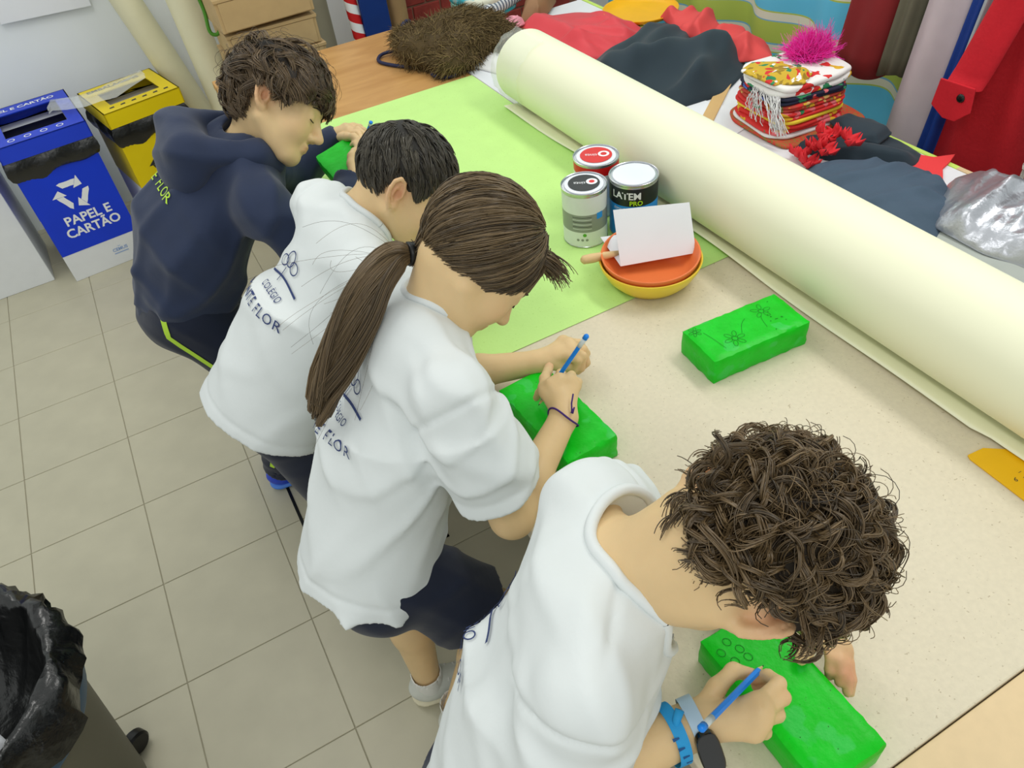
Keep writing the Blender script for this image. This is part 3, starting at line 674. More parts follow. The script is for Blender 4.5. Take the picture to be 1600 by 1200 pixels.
# ------------------------------------------------------------------ rubbish bin
def rubbish_bin():
    cx, cy = -0.715, 1.03; t = thing('rubbish_bin', 'grey rubbish bin lined with a black bag at the bottom left', 'bin', (cx, cy, 0))
    M_g = mat('warm_grey_plastic', (0.36, 0.35, 0.29), 0.5, 0.03); M_bl = mat('petrol_band', (0.05, 0.27, 0.40), 0.4)
    o = MB().lathe([(0, .03), (.135, .03), (.15, .04), (.205, .52), (.21, .525), (.21, .555), (.20, .555), (.14, .06), (0, .06)], (cx, cy, 0), 56).build('body', M_g, t); smooth_by_angle(o, 35)
    o = MB().lathe([(.2065, .455), (.214, .47), (.2165, .50), (.2165, .515), (.2185, .52), (.2185, .525), (.2165, .53), (.219, .56), (.222, .575)], (cx, cy, 0), 56).build('band', M_bl, t, True)
    rg = np.random.default_rng(5); n = 90; prof = [(.10, .44), (.15, .50), (.175, .55), (.192, .59), (.206, .610), (.220, .602), (.229, .585), (.234, .568), (.235, .556)]
    V = []; F = []
    for q, (r, z) in enumerate(prof):
        for k in range(n):
            a = 2 * np.pi * k / n; wv = .007 * np.sin(9 * a + q * .9) + .005 * np.sin(17 * a + 2 + q) + .0035 * rg.normal()
            drop = (.05 * np.sin(2 * a + 2.6) + .015 * np.sin(7 * a)) * (q == len(prof) - 1); V.append((cx + (r + wv) * np.cos(a), cy + (r + wv) * np.sin(a), z + .6 * wv - max(drop, -.0)))
    for q in range(len(prof) - 1):
        for k in range(n): k2 = (k + 1) % n; F.append((q * n + k, q * n + k2, (q + 1) * n + k2, (q + 1) * n + k))
    F.append(tuple(range(n - 1, -1, -1)))
    add_mesh('bin_bag', V, F, M_bag, t, True)
    pd = Vector((0.163, 0.124, 0)).normalized()
    for (d, nm) in ((pd, 'wheel'), (Vector((-pd.y, pd.x, 0)), 'wheel'), (-pd, 'wheel')):
        c = Vector((cx, cy, .033)) + d * .165; s = Vector((-d.y, d.x, 0))
        o = MB().lathe([(0, -.014), (.026, -.014), (.031, -.009), (.031, .009), (.026, .014), (0, .014)], (0, 0, 0), 24, Matrix.Translation(c) @ Vector((0, 0, 1)).rotation_difference(s).to_matrix().to_4x4()).build(nm, M_black, t); smooth_by_angle(o, 40)
    for k in range(3):
        x, y = ((-.05, -.03), (.04, -.07), (-.02, .05))[k]
    w_ = blob_cloth('paper_scrap', [(cx + .03 + .07 * math.cos(a), cy - .10 + .05 * math.sin(a)) for a in np.linspace(0, 6.2, 9)], .52, .05, M_paper, None, folds=5, famp=.02, seed=9)
    tag(w_, 'crumpled white paper scrap inside the black bin bag', 'paper')
rubbish_bin()

# ------------------------------------------------------------------ things along the back wall
o = MB().prism([(-0.325, .878), (0.024, .866), (0.04, 1.30), (-0.34, 1.30)], 0, .0012, Matrix(((1, 0, 0, 0), (0, .06, -1, 3.838), (0, 1, 0, 0), (0, 0, 0, 1)))).build('wall_paper_sheet', M_paper); o.name = 'paper_notice'
tag(o, 'white sheet of paper pinned to the wall above the bins', 'paper')
def lean_roll(label, a, b, r):
    t = thing('paper_roll', label, 'paper roll', a, 'cream paper rolls leaning on the wall')
    a = Vector(a); b = Vector(b); d = (b - a); Ln = d.length; M = Matrix.Translation(a) @ Vector((0, 0, 1)).rotation_difference(d).to_matrix().to_4x4()
    o = MB().lathe([(r * .45, 0), (r, 0), (r, Ln), (r * .45, Ln), (r * .45, 0)], (0, 0, 0), 40, M).build('rolled_paper', mat('cream_roll_paper', (0.86, 0.845, 0.72), 0.6, 0.02), t); smooth_by_angle(o, 40)
    return t
lean_roll('pinkish cream paper roll leaning on the wall right behind the yellow bin', (0.345, 3.60, 0.03), (0.02, 3.82, 1.5), 0.058)
lean_roll('pale cream paper roll leaning upright between bins and cardboard boxes', (0.375, 3.38, 0.02), (0.335, 3.74, 1.5), 0.062)
# green strap
gs = MB().tube(spline([(0.375, 3.40, 1.2), (0.41, 3.37, 1.0), (0.425, 3.35, .86), (0.415, 3.34, .80), (0.385, 3.345, .81), (0.392, 3.36, .9), (0.37, 3.38, 1.05)]), .007, 8).build('hanging_strap', mat('green_webbing', (.30, .55, .16), .7), None, True)
tag(gs, 'green strap hanging beside the stacked cardboard boxes', 'strap')

def carton(label, x0, x1, y0, y1, z0, z1, rot=0):
    t = thing('cardboard_box', label, 'box', ((x0 + x1) / 2, (y0 + y1) / 2, z0), 'stacked cardboard boxes'); c = Matrix.Translation(((x0 + x1) / 2, (y0 + y1) / 2, 0)) @ RZ(rot) @ Matrix.Translation((-(x0 + x1) / 2, -(y0 + y1) / 2, 0))
    MB().box((x0, y0, z0), (x1, y1, z1), c).build('carton', M_card, t, bevel=.003)
    MB().box((x0 + .012, y0 - .004, z0 + .004), (x1 - .012, y0 + .001, z1 - .012), c).build('front_flap', M_card, t, bevel=.0015)
    MB().box((x0 - .003, y0 - .006, z1 - .010), (x1 + .003, y1, z1 + .0015), c).build('lid_flap', M_card, t, bevel=.001)
    return t
carton('lowest visible cardboard box of the stack behind the oak table', .415, .775, 3.16, 3.46, .0, .60, 0)
carton('second cardboard box from the bottom of the stack', .41, .77, 3.15, 3.46, .604, .722, .02)
carton('third cardboard box from the bottom of the stack', .415, .765, 3.16, 3.45, .726, .83, -.015)
carton('cardboard box with ajar lid at the top of the stack in view', .40, .76, 3.14, 3.45, .848, .965, .03)
carton('uppermost cardboard box cut off by the top of the photo', .405, .755, 3.15, 3.45, .972, 1.12, 0)
# post, striped pole, blue board, cardboard tube
o = MB().box((.80, 3.36, 0), (.875, 3.44, 2.3)).build('metal_post', mat('grey_post', (.66, .66, .58), .4, .03), None, bevel=.008, seg=3); tag(o, 'grey metal post right of the cardboard boxes', 'post')
def barber():
    t = thing('striped_pole', 'red and white spirally striped pole behind the oak table', 'pole', (.925, 3.2, 0)); a = Vector((.955, 3.18, .02)); d = Vector((-.04, .10, 1.5)); r = .026
    nz, n = 240, 24; M = Matrix.Translation(a) @ Vector((0, 0, 1)).rotation_difference(d).to_matrix().to_4x4(); V = []; Fr = []; Fw = []
    for i in range(nz + 1):
        for k in range(n): th = 2 * math.pi * (k / n - i * .085); V.append(tuple(M @ Vector((r * math.cos(th), r * math.sin(th), i * 1.5 / nz))))
    for i in range(nz):
        for k in range(n): k2 = (k + 1) % n; f = (i * n + k, i * n + k2, (i + 1) * n + k2, (i + 1) * n + k); (Fr if (k * 2 // n) % 2 else Fw).append(f)
    add_mesh('white_stripe', V, Fw, M_prt, t, True); add_mesh('red_stripe', V, Fr, mat('stripe_red', (.78, .10, .12), .5), t, True)
barber()
o = MB().prism([(.965, .0), (1.075, .0), (1.075, .70), (1.065, 1.5), (.955, 1.5), (.96, .665)], 0, .02, Matrix(((1, 0, 0, 0), (0, 0, -1, 3.22), (0, 1, 0, 0), (0, 0, 0, 1)))).build('blue_board', mat('blue_card', (.05, .20, .48), .5, .05), None, bevel=.002); tag(o, 'dark blue board standing beside the striped pole', 'board')
o = MB().lathe([(.028, 0), (.04, 0), (.04, 1.4), (.028, 1.4), (.028, 0)], (1.13, 3.25, 0), 32).build('cardboard_tube', mat('kraft_tube', (.62, .50, .34), .75, .05)); smooth_by_angle(o, 40); tag(o, 'brown cardboard tube between the blue board and the brick panel', 'tube')
# brick panel prop
bp = thing('brick_panel', 'red painted brick stage panel behind the furry bag', 'panel', (1.45, 3.40, 0))
MB().box((1.18, 3.40, 0), (2.1, 3.43, 1.4)).build('backing', mat('mortar', (.55, .40, .33), .9), bp)
M_br = mat('brick_red', (.55, .20, .17), .8, .25, 20, bump=.4, bscale=60); bk = None
for r in range(9):
    for c in range(7):
        x = 1.185 + c * .135 - (r % 2) * .067; x0_, x1_ = max(x, 1.182), min(x + .128, 2.098); z = .42 + r * .066
        if x1_ - x0_ < .02: continue
        MB().box((x0_, 3.392, z), (x1_, 3.401, z + .059)).build('brick', M_br, bp, bevel=.003, seg=1)

# ------------------------------------------------------------------ curtain
def curtain():
    m = bpy.data.materials.new('striped_curtain'); m.use_nodes = True; N = m.node_tree.nodes; L = m.node_tree.links; b = N['Principled BSDF']; b.inputs['Roughness'].default_value = .8
    tc = N.new('ShaderNodeTexCoord'); sp = N.new('ShaderNodeSeparateXYZ'); L.new(tc.outputs['Object'], sp.inputs[0])
    md = N.new('ShaderNodeMath'); md.operation = 'WRAP'; md.inputs[1].default_value = 0.24; md.inputs[2].default_value = 0.0; L.new(sp.outputs[2], md.inputs[0])
    dv = N.new('ShaderNodeMath'); dv.operation = 'DIVIDE'; dv.inputs[1].default_value = .24; L.new(md.outputs[0], dv.inputs[0])
    rp = N.new('ShaderNodeValToRGB'); rp.color_ramp.interpolation = 'CONSTANT'; L.new(dv.outputs[0], rp.inputs[0]); L.new(rp.outputs[0], b.inputs['Base Color'])
    B, G, Cm, b2 = lin((.40, .80, .95)), lin((.74, .82, .36)), lin((.92, .92, .84)), lin((.50, .74, .88))
    # z mod .24: .69->.21  cream .695-.72 (.215-.24), green .72-.79 (0-.07), cream .79-.82, blue .82-.92 (.10-.20), green line
    st = [(0, G), (.285, b2), (.30, Cm), (.40, G), (.42, B), (.86, G), (.88, Cm), (.975, b2)]
    e = rp.color_ramp.elements; e[0].position = 0; e[0].color = G; e[1].position = .285; e[1].color = b2
    for p, c in st[2:]: q = e.new(p); q.color = c
    ys = np.linspace(1.25, 3.0, 140); zs = np.linspace(.1, 2.2, 16); V = []; F = []
    for off in (0, .0025):
        for z in zs:
            for y in ys: V.append((2.0 + .038 * math.sin(y * 21 + .4 * math.sin(y * 5)) + .02 * math.sin(y * 9 + 1 + z * .6) + off, y, z + .012 * math.sin(y * 21 + 1.2)))
    n = len(ys); k = len(zs) * n
    for i in range(len(zs) - 1):
        for j in range(n - 1): a = i * n + j; F.append((a, a + n, a + n + 1, a + 1)); F.append((a + k, a + 1 + k, a + n + 1 + k, a + n + k))
    t = thing('curtain', 'blue, lime and cream striped curtain behind the costumes', 'curtain', (2.0, 2.1, .1))
    add_mesh('fabric', V, F, m, t, True)
    MB().tube([(2.0, 1.2, 2.2), (2.0, 3.05, 2.2)], .012, 12).build('curtain_rail', M_metal, t, True)
    MB().tube([(2.0, 1.22, 2.2), (2.44, 1.22, 2.2)], .01, 8).build('bracket', M_metal, t, True)
curtain()
# ------------------------------------------------------------------ people
def skin_mat(name, c, pink):
    m = mat(name, c, .5, .03, 30, sss=.12, spec=.35, bump=.06, bscale=300); N = m.node_tree.nodes; L = m.node_tree.links; b = N['Principled BSDF']; src = b.inputs['Base Color'].links[0].from_socket
    at = N.new('ShaderNodeAttribute'); at.attribute_name = 'pink'; mx = N.new('ShaderNodeMixRGB'); L.new(at.outputs['Fac'], mx.inputs[0]); L.new(src, mx.inputs[1]); mx.inputs[2].default_value = lin(pink); L.new(mx.outputs[0], b.inputs['Base Color'])
    return m
M_skin = skin_mat('skin', (.855, .735, .55), (.84, .53, .43))
M_tee = mat('white_jersey', (.85, .87, .87), .85, .015, 6, bump=.55, bscale=13)
M_hood = mat('navy_fleece', (.135, .180, .285), .85, .06, 14, bump=.5, bscale=14, sheen=.15)
M_npants = mat('navy_tracksuit', (.06, .10, .19), .8, .08, 16, bump=.25, bscale=22, sheen=.15)
M_limetrim = mat('lime_trim', (.72, .88, .25), .6, .03)
M_inkblue = mat('navy_ink', (.17, .23, .42), .7, .02)
M_lash = mat('lash', (.14, .10, .07), .7)

class Build:
    def __init__(s): s.ops = []
    def add(s, prim, k=.012): s.ops.append((prim, k, 1)); return s
    def sub(s, prim, k=.006): s.ops.append((prim, k, -1)); return s
    def field(s, h):
        lo = np.min([p[0] for p, k, t in s.ops if t > 0], axis=0); hi = np.max([p[1] for p, k, t in s.ops if t > 0], axis=0); F = Field(lo, hi, h)
        for p, k, t in s.ops: (F.add if t > 0 else F.sub)(p, k)
        return F

class Head:
    def __init__(s, c, f, u, sc=1.0, cran=False, dz=0.0):
        s.dz = dz
        s.f = unit(f); u = A3(u); s.u = unit(u - s.f * (u @ s.f)); s.l = np.cross(s.u, s.f); s.sc = sc; s.ax = np.array([s.f, s.l, s.u])
        s.c = A3(c) - (s.u * .028 - s.f * .012) * sc if cran else A3(c)
        s.sk = A3((-.012, 0, .028)); s.sr = A3((.090, .074, .080))
    def P(s, x, y, z): return s.c + s.sc * (s.f * x + s.l * y + s.u * z)
    def W(s, Q): return s.c + s.sc * (Q @ s.ax)          # (…,3) local -> world
    def prims(s, B, ear=1.0):
        P, ax, q = s.P, s.ax, s.sc
        E = lambda c, r, k, op='add', a=None: getattr(B, op)(ellip(P(*c), ax if a is None else a, tuple(v * q for v in r)), k)
        E((-.012, 0, .028), (.088, .072, .078), .01)
        E((.030, 0, -.008), (.055, .059, .072), .03)
        E((.032, 0, -.052), (.046, .047, .045), .03)
        B.add(ball(P(.068, 0, -.088), .0165 * q), .025)
        for y in (-1, 1):
            B.add(ball(P(.050, y * .033, -.034), .026 * q), .025)
            B.add(rcone(P(-.005, y * .056, -.045), P(.055, y * .022, -.088), .016 * q, .016 * q), .025)
            B.add(rcone(P(.080, y * .014, .018), P(.066, y * .042, .012), .0085 * q, .0075 * q), .012)
            B.sub(ball(P(.096, y * .031, .001), .014 * q), .014)
            B.add(ball(P(.0715, y * .031, -.001), .0125 * q), .006)
            B.add(ball(P(.091, y * .0105, -.036), .0075 * q), .008)
        B.add(rcone(P(.084, 0, .004), P(.104, 0, -.029), .0065 * q, .0085 * q), .012)
        B.add(ball(P(.103, 0, -.031), .0092 * q), .006)
        E((.0835, 0, -.0555), (.0085, .018, .0050), .008); E((.0815, 0, -.0645), (.0085, .016, .0055), .008)
        B.sub(rcone(P(.0965, -.018, -.0598), P(.0965, .018, -.0598), .0060 * q, .0060 * q), .003)
        for y in (-1, 1):
            a = math.radians(34); tl = math.radians(-10)
            ef = unit(s.f * math.cos(a) - s.l * y * math.sin(a)); el = unit(s.l * y * math.cos(a) + s.f * math.sin(a))
            ef, eu = unit(ef + s.u * math.tan(tl) * -1), unit(s.u + ef * math.tan(tl)); ef = unit(ef - eu * (ef @ eu)); el = unit(el - ef * (el @ ef) - eu * (el @ eu)); eax = np.array([ef, el, eu]); o = P(-.016, y * .0775, -.010 + s.dz); e_ = ear * q
            if ear < .4: continue
            B.add(ellip(o, eax, (.0165 * e_, .0048 * q, .028 * e_)), .006)
            B.add(rcone(o - el * .012 * q + ef * .006 * q, o + ef * .004 * q, .012 * q, .008 * q), .008)
            B.add(ball(o + (-eu * .0245 + ef * .004 + el * .001) * e_, .0078 * q), .008)
            hx = [(.011, -.002), (.012, .010), (.008, .022), (-.002, .0285), (-.012, .023), (-.0165, .010), (-.015, -.004), (-.0105, -.016), (-.004, -.024)]
            pts = [o + (ef * u_ + eu * v_) * e_ + el * .0062 * q for u_, v_ in hx]
            for i_ in range(len(pts) - 1): B.add(rcone(pts[i_], pts[i_ + 1], .0040 * q, .0040 * q), .0012)
            ah = [o + (ef * u_ + eu * v_) * e_ + el * .0045 * q for u_, v_ in ((.002, .017), (-.0055, .009), (-.007, -.002), (-.003, -.0125))]
            for i_ in range(3): B.add(rcone(ah[i_], ah[i_ + 1], .0026 * q, .0026 * q), .0015)
            B.sub(ellip(o + (ef * .003 - eu * .002) * e_ + el * .007 * q, eax, (.0070 * e_, .0105 * q, .0105 * e_)), .0015)
            B.add(ball(o + (ef * .0125 - eu * .005) * e_ + el * .003 * q, .0040 * q), .003)
        s.ears = [P(-.014, y * .0765, -.010 + s.dz) for y in (-1, 1)]
    def pink(s, V):
        v = np.zeros(len(V)); g = lambda c, r, a: a * np.exp(-(np.linalg.norm(V - s.P(*c), axis=1) / (r * s.sc)) ** 2)
        v += g((.089, 0, -.060), .009, .5) + g((.087, .011, -.060), .007, .35) + g((.087, -.011, -.060), .007, .35) + g((.104, 0, -.031), .012, .2)
        for y in (-1, 1): v += g((-.014, y * .080, -.006 + s.dz), .026, .55) + g((.06, y * .045, -.03), .025, .16)
        return v

def arm(B, S, E, W, r=(.034, .034, .031, .0225), k=.015):
    B.add(rcone(S, E, r[0], r[1]), k).add(rcone(E, A3(E) * .65 + A3(W) * .35, r[1], r[2]), k).add(rcone(A3(E) * .65 + A3(W) * .35, W, r[2], r[3]), k)

def hand(B, W, mcp, fingers, thumb, rp=.0115, rf=.0078, n=None):
    W = A3(W); c = A3(mcp).mean(0)
    B.add(rcone(W, W * .5 + c * .5, .021, .016), .012)
    for m_ in mcp: B.add(rcone(W * .72 + A3(m_) * .28, m_, rp * 1.05, rp * .92), .012)
    for i in range(3): B.add(rcone(mcp[i], mcp[i + 1], rp * .9, rp * .9), .008)
    for m_, ch in zip(mcp, fingers):
        pts = [m_] + list(ch); rr = np.linspace(rf * 1.12, rf * .82, len(pts))
        for i in range(len(pts) - 1): B.add(rcone(pts[i], pts[i + 1], rr[i], rr[i + 1]), .0028)
    pts = list(thumb); rr = np.linspace(.0125, .0082, len(pts))
    for i in range(len(pts) - 1): B.add(rcone(pts[i], pts[i + 1], rr[i], rr[i + 1]), .006)

def wrinkle(amp, dirs, seed=0):
    rg = np.random.default_rng(seed)
    def fn(X, Y, Z):
        o = 0
        for (d, f) in dirs:
            d = unit(d); e = unit(rg.normal(size=3)); g = unit(rg.normal(size=3)); p1, p2, p3 = rg.uniform(0, 6, 3)
            s_ = (X * d[0] + Y * d[1] + Z * d[2]) * f + 1.6 * np.sin((X * e[0] + Y * e[1] + Z * e[2]) * f * .31 + p1) + p2
            mask = np.clip(.5 + .9 * np.sin((X * g[0] + Y * g[1] + Z * g[2]) * 17 + p3), 0, 1)
            o = o + np.exp(-(np.sin(s_) / .55) ** 2) * mask
        return -amp * o
    return fn

def neckline(F, nb, n_, r0, r1, L, parent_fn, th=.0068):
    """cut the neck opening and lay a ribbed collar along its rim"""
    nb = A3(nb); e1 = unit(np.cross(n_, (.2, .1, 1))); e2 = np.cross(n_, e1); ts = np.linspace(-.68, 1, 140); tstar = []
    for k in range(64):
        d = e1 * math.cos(k * 2 * math.pi / 64) + e2 * math.sin(k * 2 * math.pi / 64); p = nb + n_ * (ts * L)[:, None] + d * (r0 + (r1 - r0) * np.clip(ts, 0, 1))[:, None]
        i = np.clip(np.round((p - F.lo) / F.h).astype(int), 0, F.n - 1); v = F.F[i[:, 0], i[:, 1], i[:, 2]] < .001; tstar.append(ts[np.max(np.nonzero(v)[0])] if v.any() else np.nan)
    t_ = np.array(tstar); ok = ~np.isnan(t_); t_ = np.interp(np.arange(64), np.nonzero(ok)[0], t_[ok], period=64)
    for _ in range(3): t_ = .5 * t_ + .25 * (np.roll(t_, 1) + np.roll(t_, -1))
    pts = [tuple(nb + n_ * (t_[k % 64] * L + .002) + (e1 * math.cos(k * 2 * math.pi / 64) + e2 * math.sin(k * 2 * math.pi / 64)) * (r0 + (r1 - r0) * min(1, max(0, t_[k % 64])) + .0035)) for k in range(65)]
    lo_ = frustum(nb - n_ * .85 * L, nb + n_ * L, r0, r1); a0 = nb; 
    def cut(X, Y, Z):
        t = ((X - nb[0]) * n_[0] + (Y - nb[1]) * n_[1] + (Z - nb[2]) * n_[2]) / L; x = X - nb[0] - t * L * n_[0]; y = Y - nb[1] - t * L * n_[1]; z = Z - nb[2] - t * L * n_[2]
        return np.maximum(np.maximum(np.sqrt(x * x + y * y + z * z) - (r0 + (r1 - r0) * np.clip(t, 0, 1)), (t - 1) * L), (-.68 - t) * L)
    F.sub((lo_[0], lo_[1], cut), .003)
    def lay(parent):
        me = parent.data; bv = BVHTree.FromPolygons([v.co for v in me.vertices], [q.vertices for q in me.polygons]); tt = []
        for k in range(64):
            d = e1 * math.cos(k * 2 * math.pi / 64) + e2 * math.sin(k * 2 * math.pi / 64); r = r0; t = None
            for _ in range(3):
                h = bv.ray_cast(Vector(nb + d * (r + .007) + n_ * .12), Vector(-n_), .22)
                if h[0] is None: t = None; break
                t = float((A3(h[0]) - nb) @ n_); r = r0 + (r1 - r0) * min(1, max(0, t / L))
            tt.append(np.nan if t is None else t)
        q_ = np.array(tt); ok = ~np.isnan(q_); q_ = np.interp(np.arange(64), np.nonzero(ok)[0], q_[ok], period=64)
        for _ in range(2): q_ = .5 * q_ + .25 * (np.roll(q_, 1) + np.roll(q_, -1))
        P = [tuple(nb + n_ * (q_[k % 64] + .0045) + (e1 * math.cos(k * 2 * math.pi / 64) + e2 * math.sin(k * 2 * math.pi / 64)) * (r0 + (r1 - r0) * min(1, max(0, q_[k % 64] / L)) + .0020)) for k in range(65)]
        return MB().tube(P, th, 8, False).build('collar', M_tee, parent, True)
    return lay

def sleeve(T, S_, E_, fr, r0=.043, r1=.056, r2=.064, k=.04):
    S_, E_ = A3(S_), A3(E_); T.add(rcone(S_, S_ + (E_ - S_) * fr * .6, r0, r1), k).add(frustum(S_ + (E_ - S_) * fr * .35, S_ + (E_ - S_) * fr, r1 * .97, r2, hollow=.55, th=.010), .03)

def seam(F, c, d, rad, w_=.0045, dep=.0060):
    """a stitched groove where the plane through c (normal d) meets the cloth"""
    c = A3(c); d = unit(d); F.warp(lambda X, Y, Z: dep * np.exp(-((((X - c[0]) * d[0] + (Y - c[1]) * d[1] + (Z - c[2]) * d[2]) / w_) ** 2)) * np.clip((rad - np.sqrt((X - c[0]) ** 2 + (Y - c[1]) ** 2 + (Z - c[2]) ** 2)) / .03, 0, 1), c - rad, c + rad)

def torso_axes(neck, hip, Ls, Rs):
    neck, hip, Ls, Rs = map(A3, (neck, hip, Ls, Rs)); a = unit(neck - hip); l = Ls - Rs; l = unit(l - a * (l @ a)); return a, l, np.cross(l, a)   # up, left, front

def person(label, loc): return thing('person', label, 'person', loc)

def finish_body(B, head, parent, h, extra_pink=()):
    o = sdf_obj('body', B.field(h), M_skin, parent, 1); V = np.empty(len(o.data.vertices) * 3, np.float32); o.data.vertices.foreach_get('co', V); V = V.reshape(-1, 3)
    pk = head.pink(V)
    for (c, r, a) in extra_pink: pk += a * np.exp(-(np.linalg.norm(V - A3(c), axis=1) / r) ** 2)
    point_attr(o, 'pink', np.clip(pk, 0, 1)); return o

def face_lines(H, parent, brow=(.16, .12, .08)):
    for y in (-1, 1):
        mb = MB().tube([H.P(.0815, y * .020, -.0055), H.P(.0845, y * .027, -.008), H.P(.0835, y * .034, -.0085), H.P(.079, y * .041, -.0065)], .0011, 6).build('eyelashes', M_lash, parent, True)
        b = MB().tube([H.P(.0895, y * .012, .017), H.P(.0885, y * .024, .0215), H.P(.081, y * .036, .0205), H.P(.071, y * .046, .0155)], [.0012, .0019, .0017, .0009], 6).build('eyebrow', M_lash, parent, True)

# ---- hair -------------------------------------------------------------------
def hairline(az): return np.interp(np.degrees(np.abs(az)), [0, 40, 58, 70, 80, 90, 102, 118, 134, 180], [.066, .060, .042, .012, .006, .026, .030, .002, -.040, -.052])
def scalp_roots(H, n, rg, low=0.0):
    out = []
    while sum(len(o) for o in out) < n:
        d = rg.normal(size=(n * 2, 3)); d /= np.linalg.norm(d, axis=1, keepdims=True); q = H.sk + d * H.sr
        az = np.arctan2(q[:, 1], q[:, 0]); out.append(d[q[:, 2] > hairline(az) + low])
    return np.concatenate(out)[:n]
def hair_cap(name, H, parent, m_, grow=.006, low=-.004):
    """thin scalp cover under the strands, ending at the hairline"""
    nu, nv = 40, 96; V = []; 
    for i in range(nu + 1):
        for k in range(nv):
            az = -math.pi + 2 * math.pi * k / nv; zl = float(hairline(az)) + low; el0 = math.asin(max(-.98, min(.98, (zl - H.sk[2]) / (H.sr[2] + grow)))); el = el0 + (math.pi / 2 - el0) * (i / nu)
            ce = math.cos(el); g = grow * min(1, i / 3); V.append(H.sk + (H.sr + g) * A3((ce * math.cos(az), ce * math.sin(az), math.sin(el))))
    V = H.W(np.array(V)); F = []
    for i in range(nu):
        for k in range(nv): k2 = (k + 1) % nv; F.append((i * nv + k, i * nv + k2, (i + 1) * nv + k2, (i + 1) * nv + k))
    return add_mesh(name, V, np.array(F), m_, parent, True)

def flow_hair(H, n, K, length, lift, wave, wfreq, rg, crown=(-.45, .05, .89), fwd=0.25, clump=0, jit=.18, low=0.0, rootlift=.002, drop=(.03, .03, .02, .012, .004, .012, .012)):
    """strands that run from the crown over the skull"""
    d = scalp_roots(H, n, rg, low); cr = unit(crown)
    if clump:
        nc = max(1, n // clump); ci = rg.integers(0, nc, n); cd = scalp_roots(H, nc, rg, low); # snap to nearest clump centre
        best = np.argmax(d @ cd.T, axis=1); ph = rg.uniform(0, 6.28, nc)[best]; cl_l = (length[0] + (length[1] - length[0]) * rg.random(nc))[best]; cl_w = (.6 + .8 * rg.random(nc))[best]; dir_j = (rg.normal(size=(nc, 3)) * jit)[best]; lf_j = (.6 + .8 * rg.random(nc))[best]; tgt = cd[best]; rc = rg.random(nc)[best]
        L_ = cl_l * (.9 + .2 * rg.random(n))
    else:
        ph = rg.uniform(0, 6.28, n); L_ = length[0] + (length[1] - length[0]) * rg.random(n); cl_w = np.ones(n); dir_j = rg.normal(size=(n, 3)) * jit; lf_j = .6 + .8 * rg.random(n); tgt = d; rc = rg.random(n)
    P = np.zeros((n, K, 3)); cur = d.copy(); sr = H.sr.mean(); ds = L_ / (K - 1) / sr
    for k in range(K):
        t = k / (K - 1); q = H.sk + cur * H.sr; off = rootlift + (lift * lf_j)[:, None] * math.sin(min(1, t * 1.25) * math.pi * .62)
        tang = cur * (cur @ cr)[:, None] - cr + fwd * A3((1, 0, 0)) + dir_j; tang -= cur * np.sum(tang * cur, 1, keepdims=True); tang /= np.linalg.norm(tang, axis=1, keepdims=True) + 1e-9
        side = np.cross(cur, tang); w_ = (wave * cl_w * t * np.sin(wfreq * t * 2 * np.pi + ph))[:, None]; wu = (wave * .7 * cl_w * t * np.cos(wfreq * t * 2 * np.pi + ph))[:, None]
        P[:, k] = q + cur * (off + wu) + side * w_
        cur = cur + tang * ds[:, None]; cur += (tgt - cur) * 0 ; cur /= np.linalg.norm(cur, axis=1, keepdims=True)
    if clump:    # draw strands of a clump together towards the tip
        for k in range(K):
            t = k / (K - 1); s_ = np.zeros((nc, 3)); np.add.at(s_, best, P[:, k]); c_ = np.bincount(best, minlength=nc)[:, None]; mean = s_ / np.maximum(c_, 1); P[:, k] += (mean[best] - P[:, k]) * (.55 * t)
    # end every strand a little below the hairline
    az = np.arctan2(P[..., 1], P[..., 0]); gap = P[..., 2] - hairline(az); adeg = np.degrees(np.abs(az)); lim = -np.interp(adeg, [0, 45, 65, 80, 110, 130, 180], drop)
    bad = gap < lim; first = np.where(bad.any(1), bad.argmax(1), K - 1); first = np.maximum(first, 2); u = np.linspace(0, 1, K)[None, :] * first[:, None]; i0 = np.minimum(u.astype(int), K - 2); fr = (u - i0)[..., None]; ar = np.arange(n)[:, None]
    P = P[ar, i0] * (1 - fr) + P[ar, i0 + 1] * fr
    return H.W(P), np.clip(.35 * rc + .65 * rg.random(n), 0, 1)

def shorts_leg(B, a, b, ra, rb, hollow=.6): B.add(frustum(a, b, ra, rb, hollow=hollow, th=.007), .03)

def trainer(parent, heel, toe, up, m_upper, m_sole, m_lace, sc=1.0):
    """running shoe from heel point to toe point on the floor"""
    h = A3(heel); t = A3(toe); f = unit(t - h); L = np.linalg.norm(t - h); l = np.cross(A3((0, 0, 1)), f); Z = A3((0, 0, 1)); B = Build(); ax = np.array([f, l, Z])
    B.add(ellip(h + f * L * .30 + Z * .045, ax, (L * .30, .036, .042)), .01).add(ellip(h + f * L * .70 + Z * .036, ax, (L * .31, .039, .032)), .02).add(rcone(h + f * L * .20 + Z * .05, h + f * L * .22 + Z * .085, .035, .033), .015)
    B.sub(rcone(h + f * L * .21 + Z * .085, h + f * L * .22 + Z * .12, .028, .034), .004)
    sh = thing if False else None
    o = sdf_obj('shoe', B.field(.0035), m_upper, parent, 1)
    S = Build(); S.add(rcone(h + f * .036 + Z * .014, h + f * (L - .038) + Z * .014, .036, .040, Z, .36), .01); F = S.field(.0035); sdf_obj('sole', F, m_sole, o, 1)
    for k in range(4): p = h + f * L * (.44 + .09 * k) + Z * (.073 - .008 * k); MB().tube([p - l * .022, p + Z * .006, p + l * .022], .0028, 6).build('lace', m_lace, o, True)
    return o

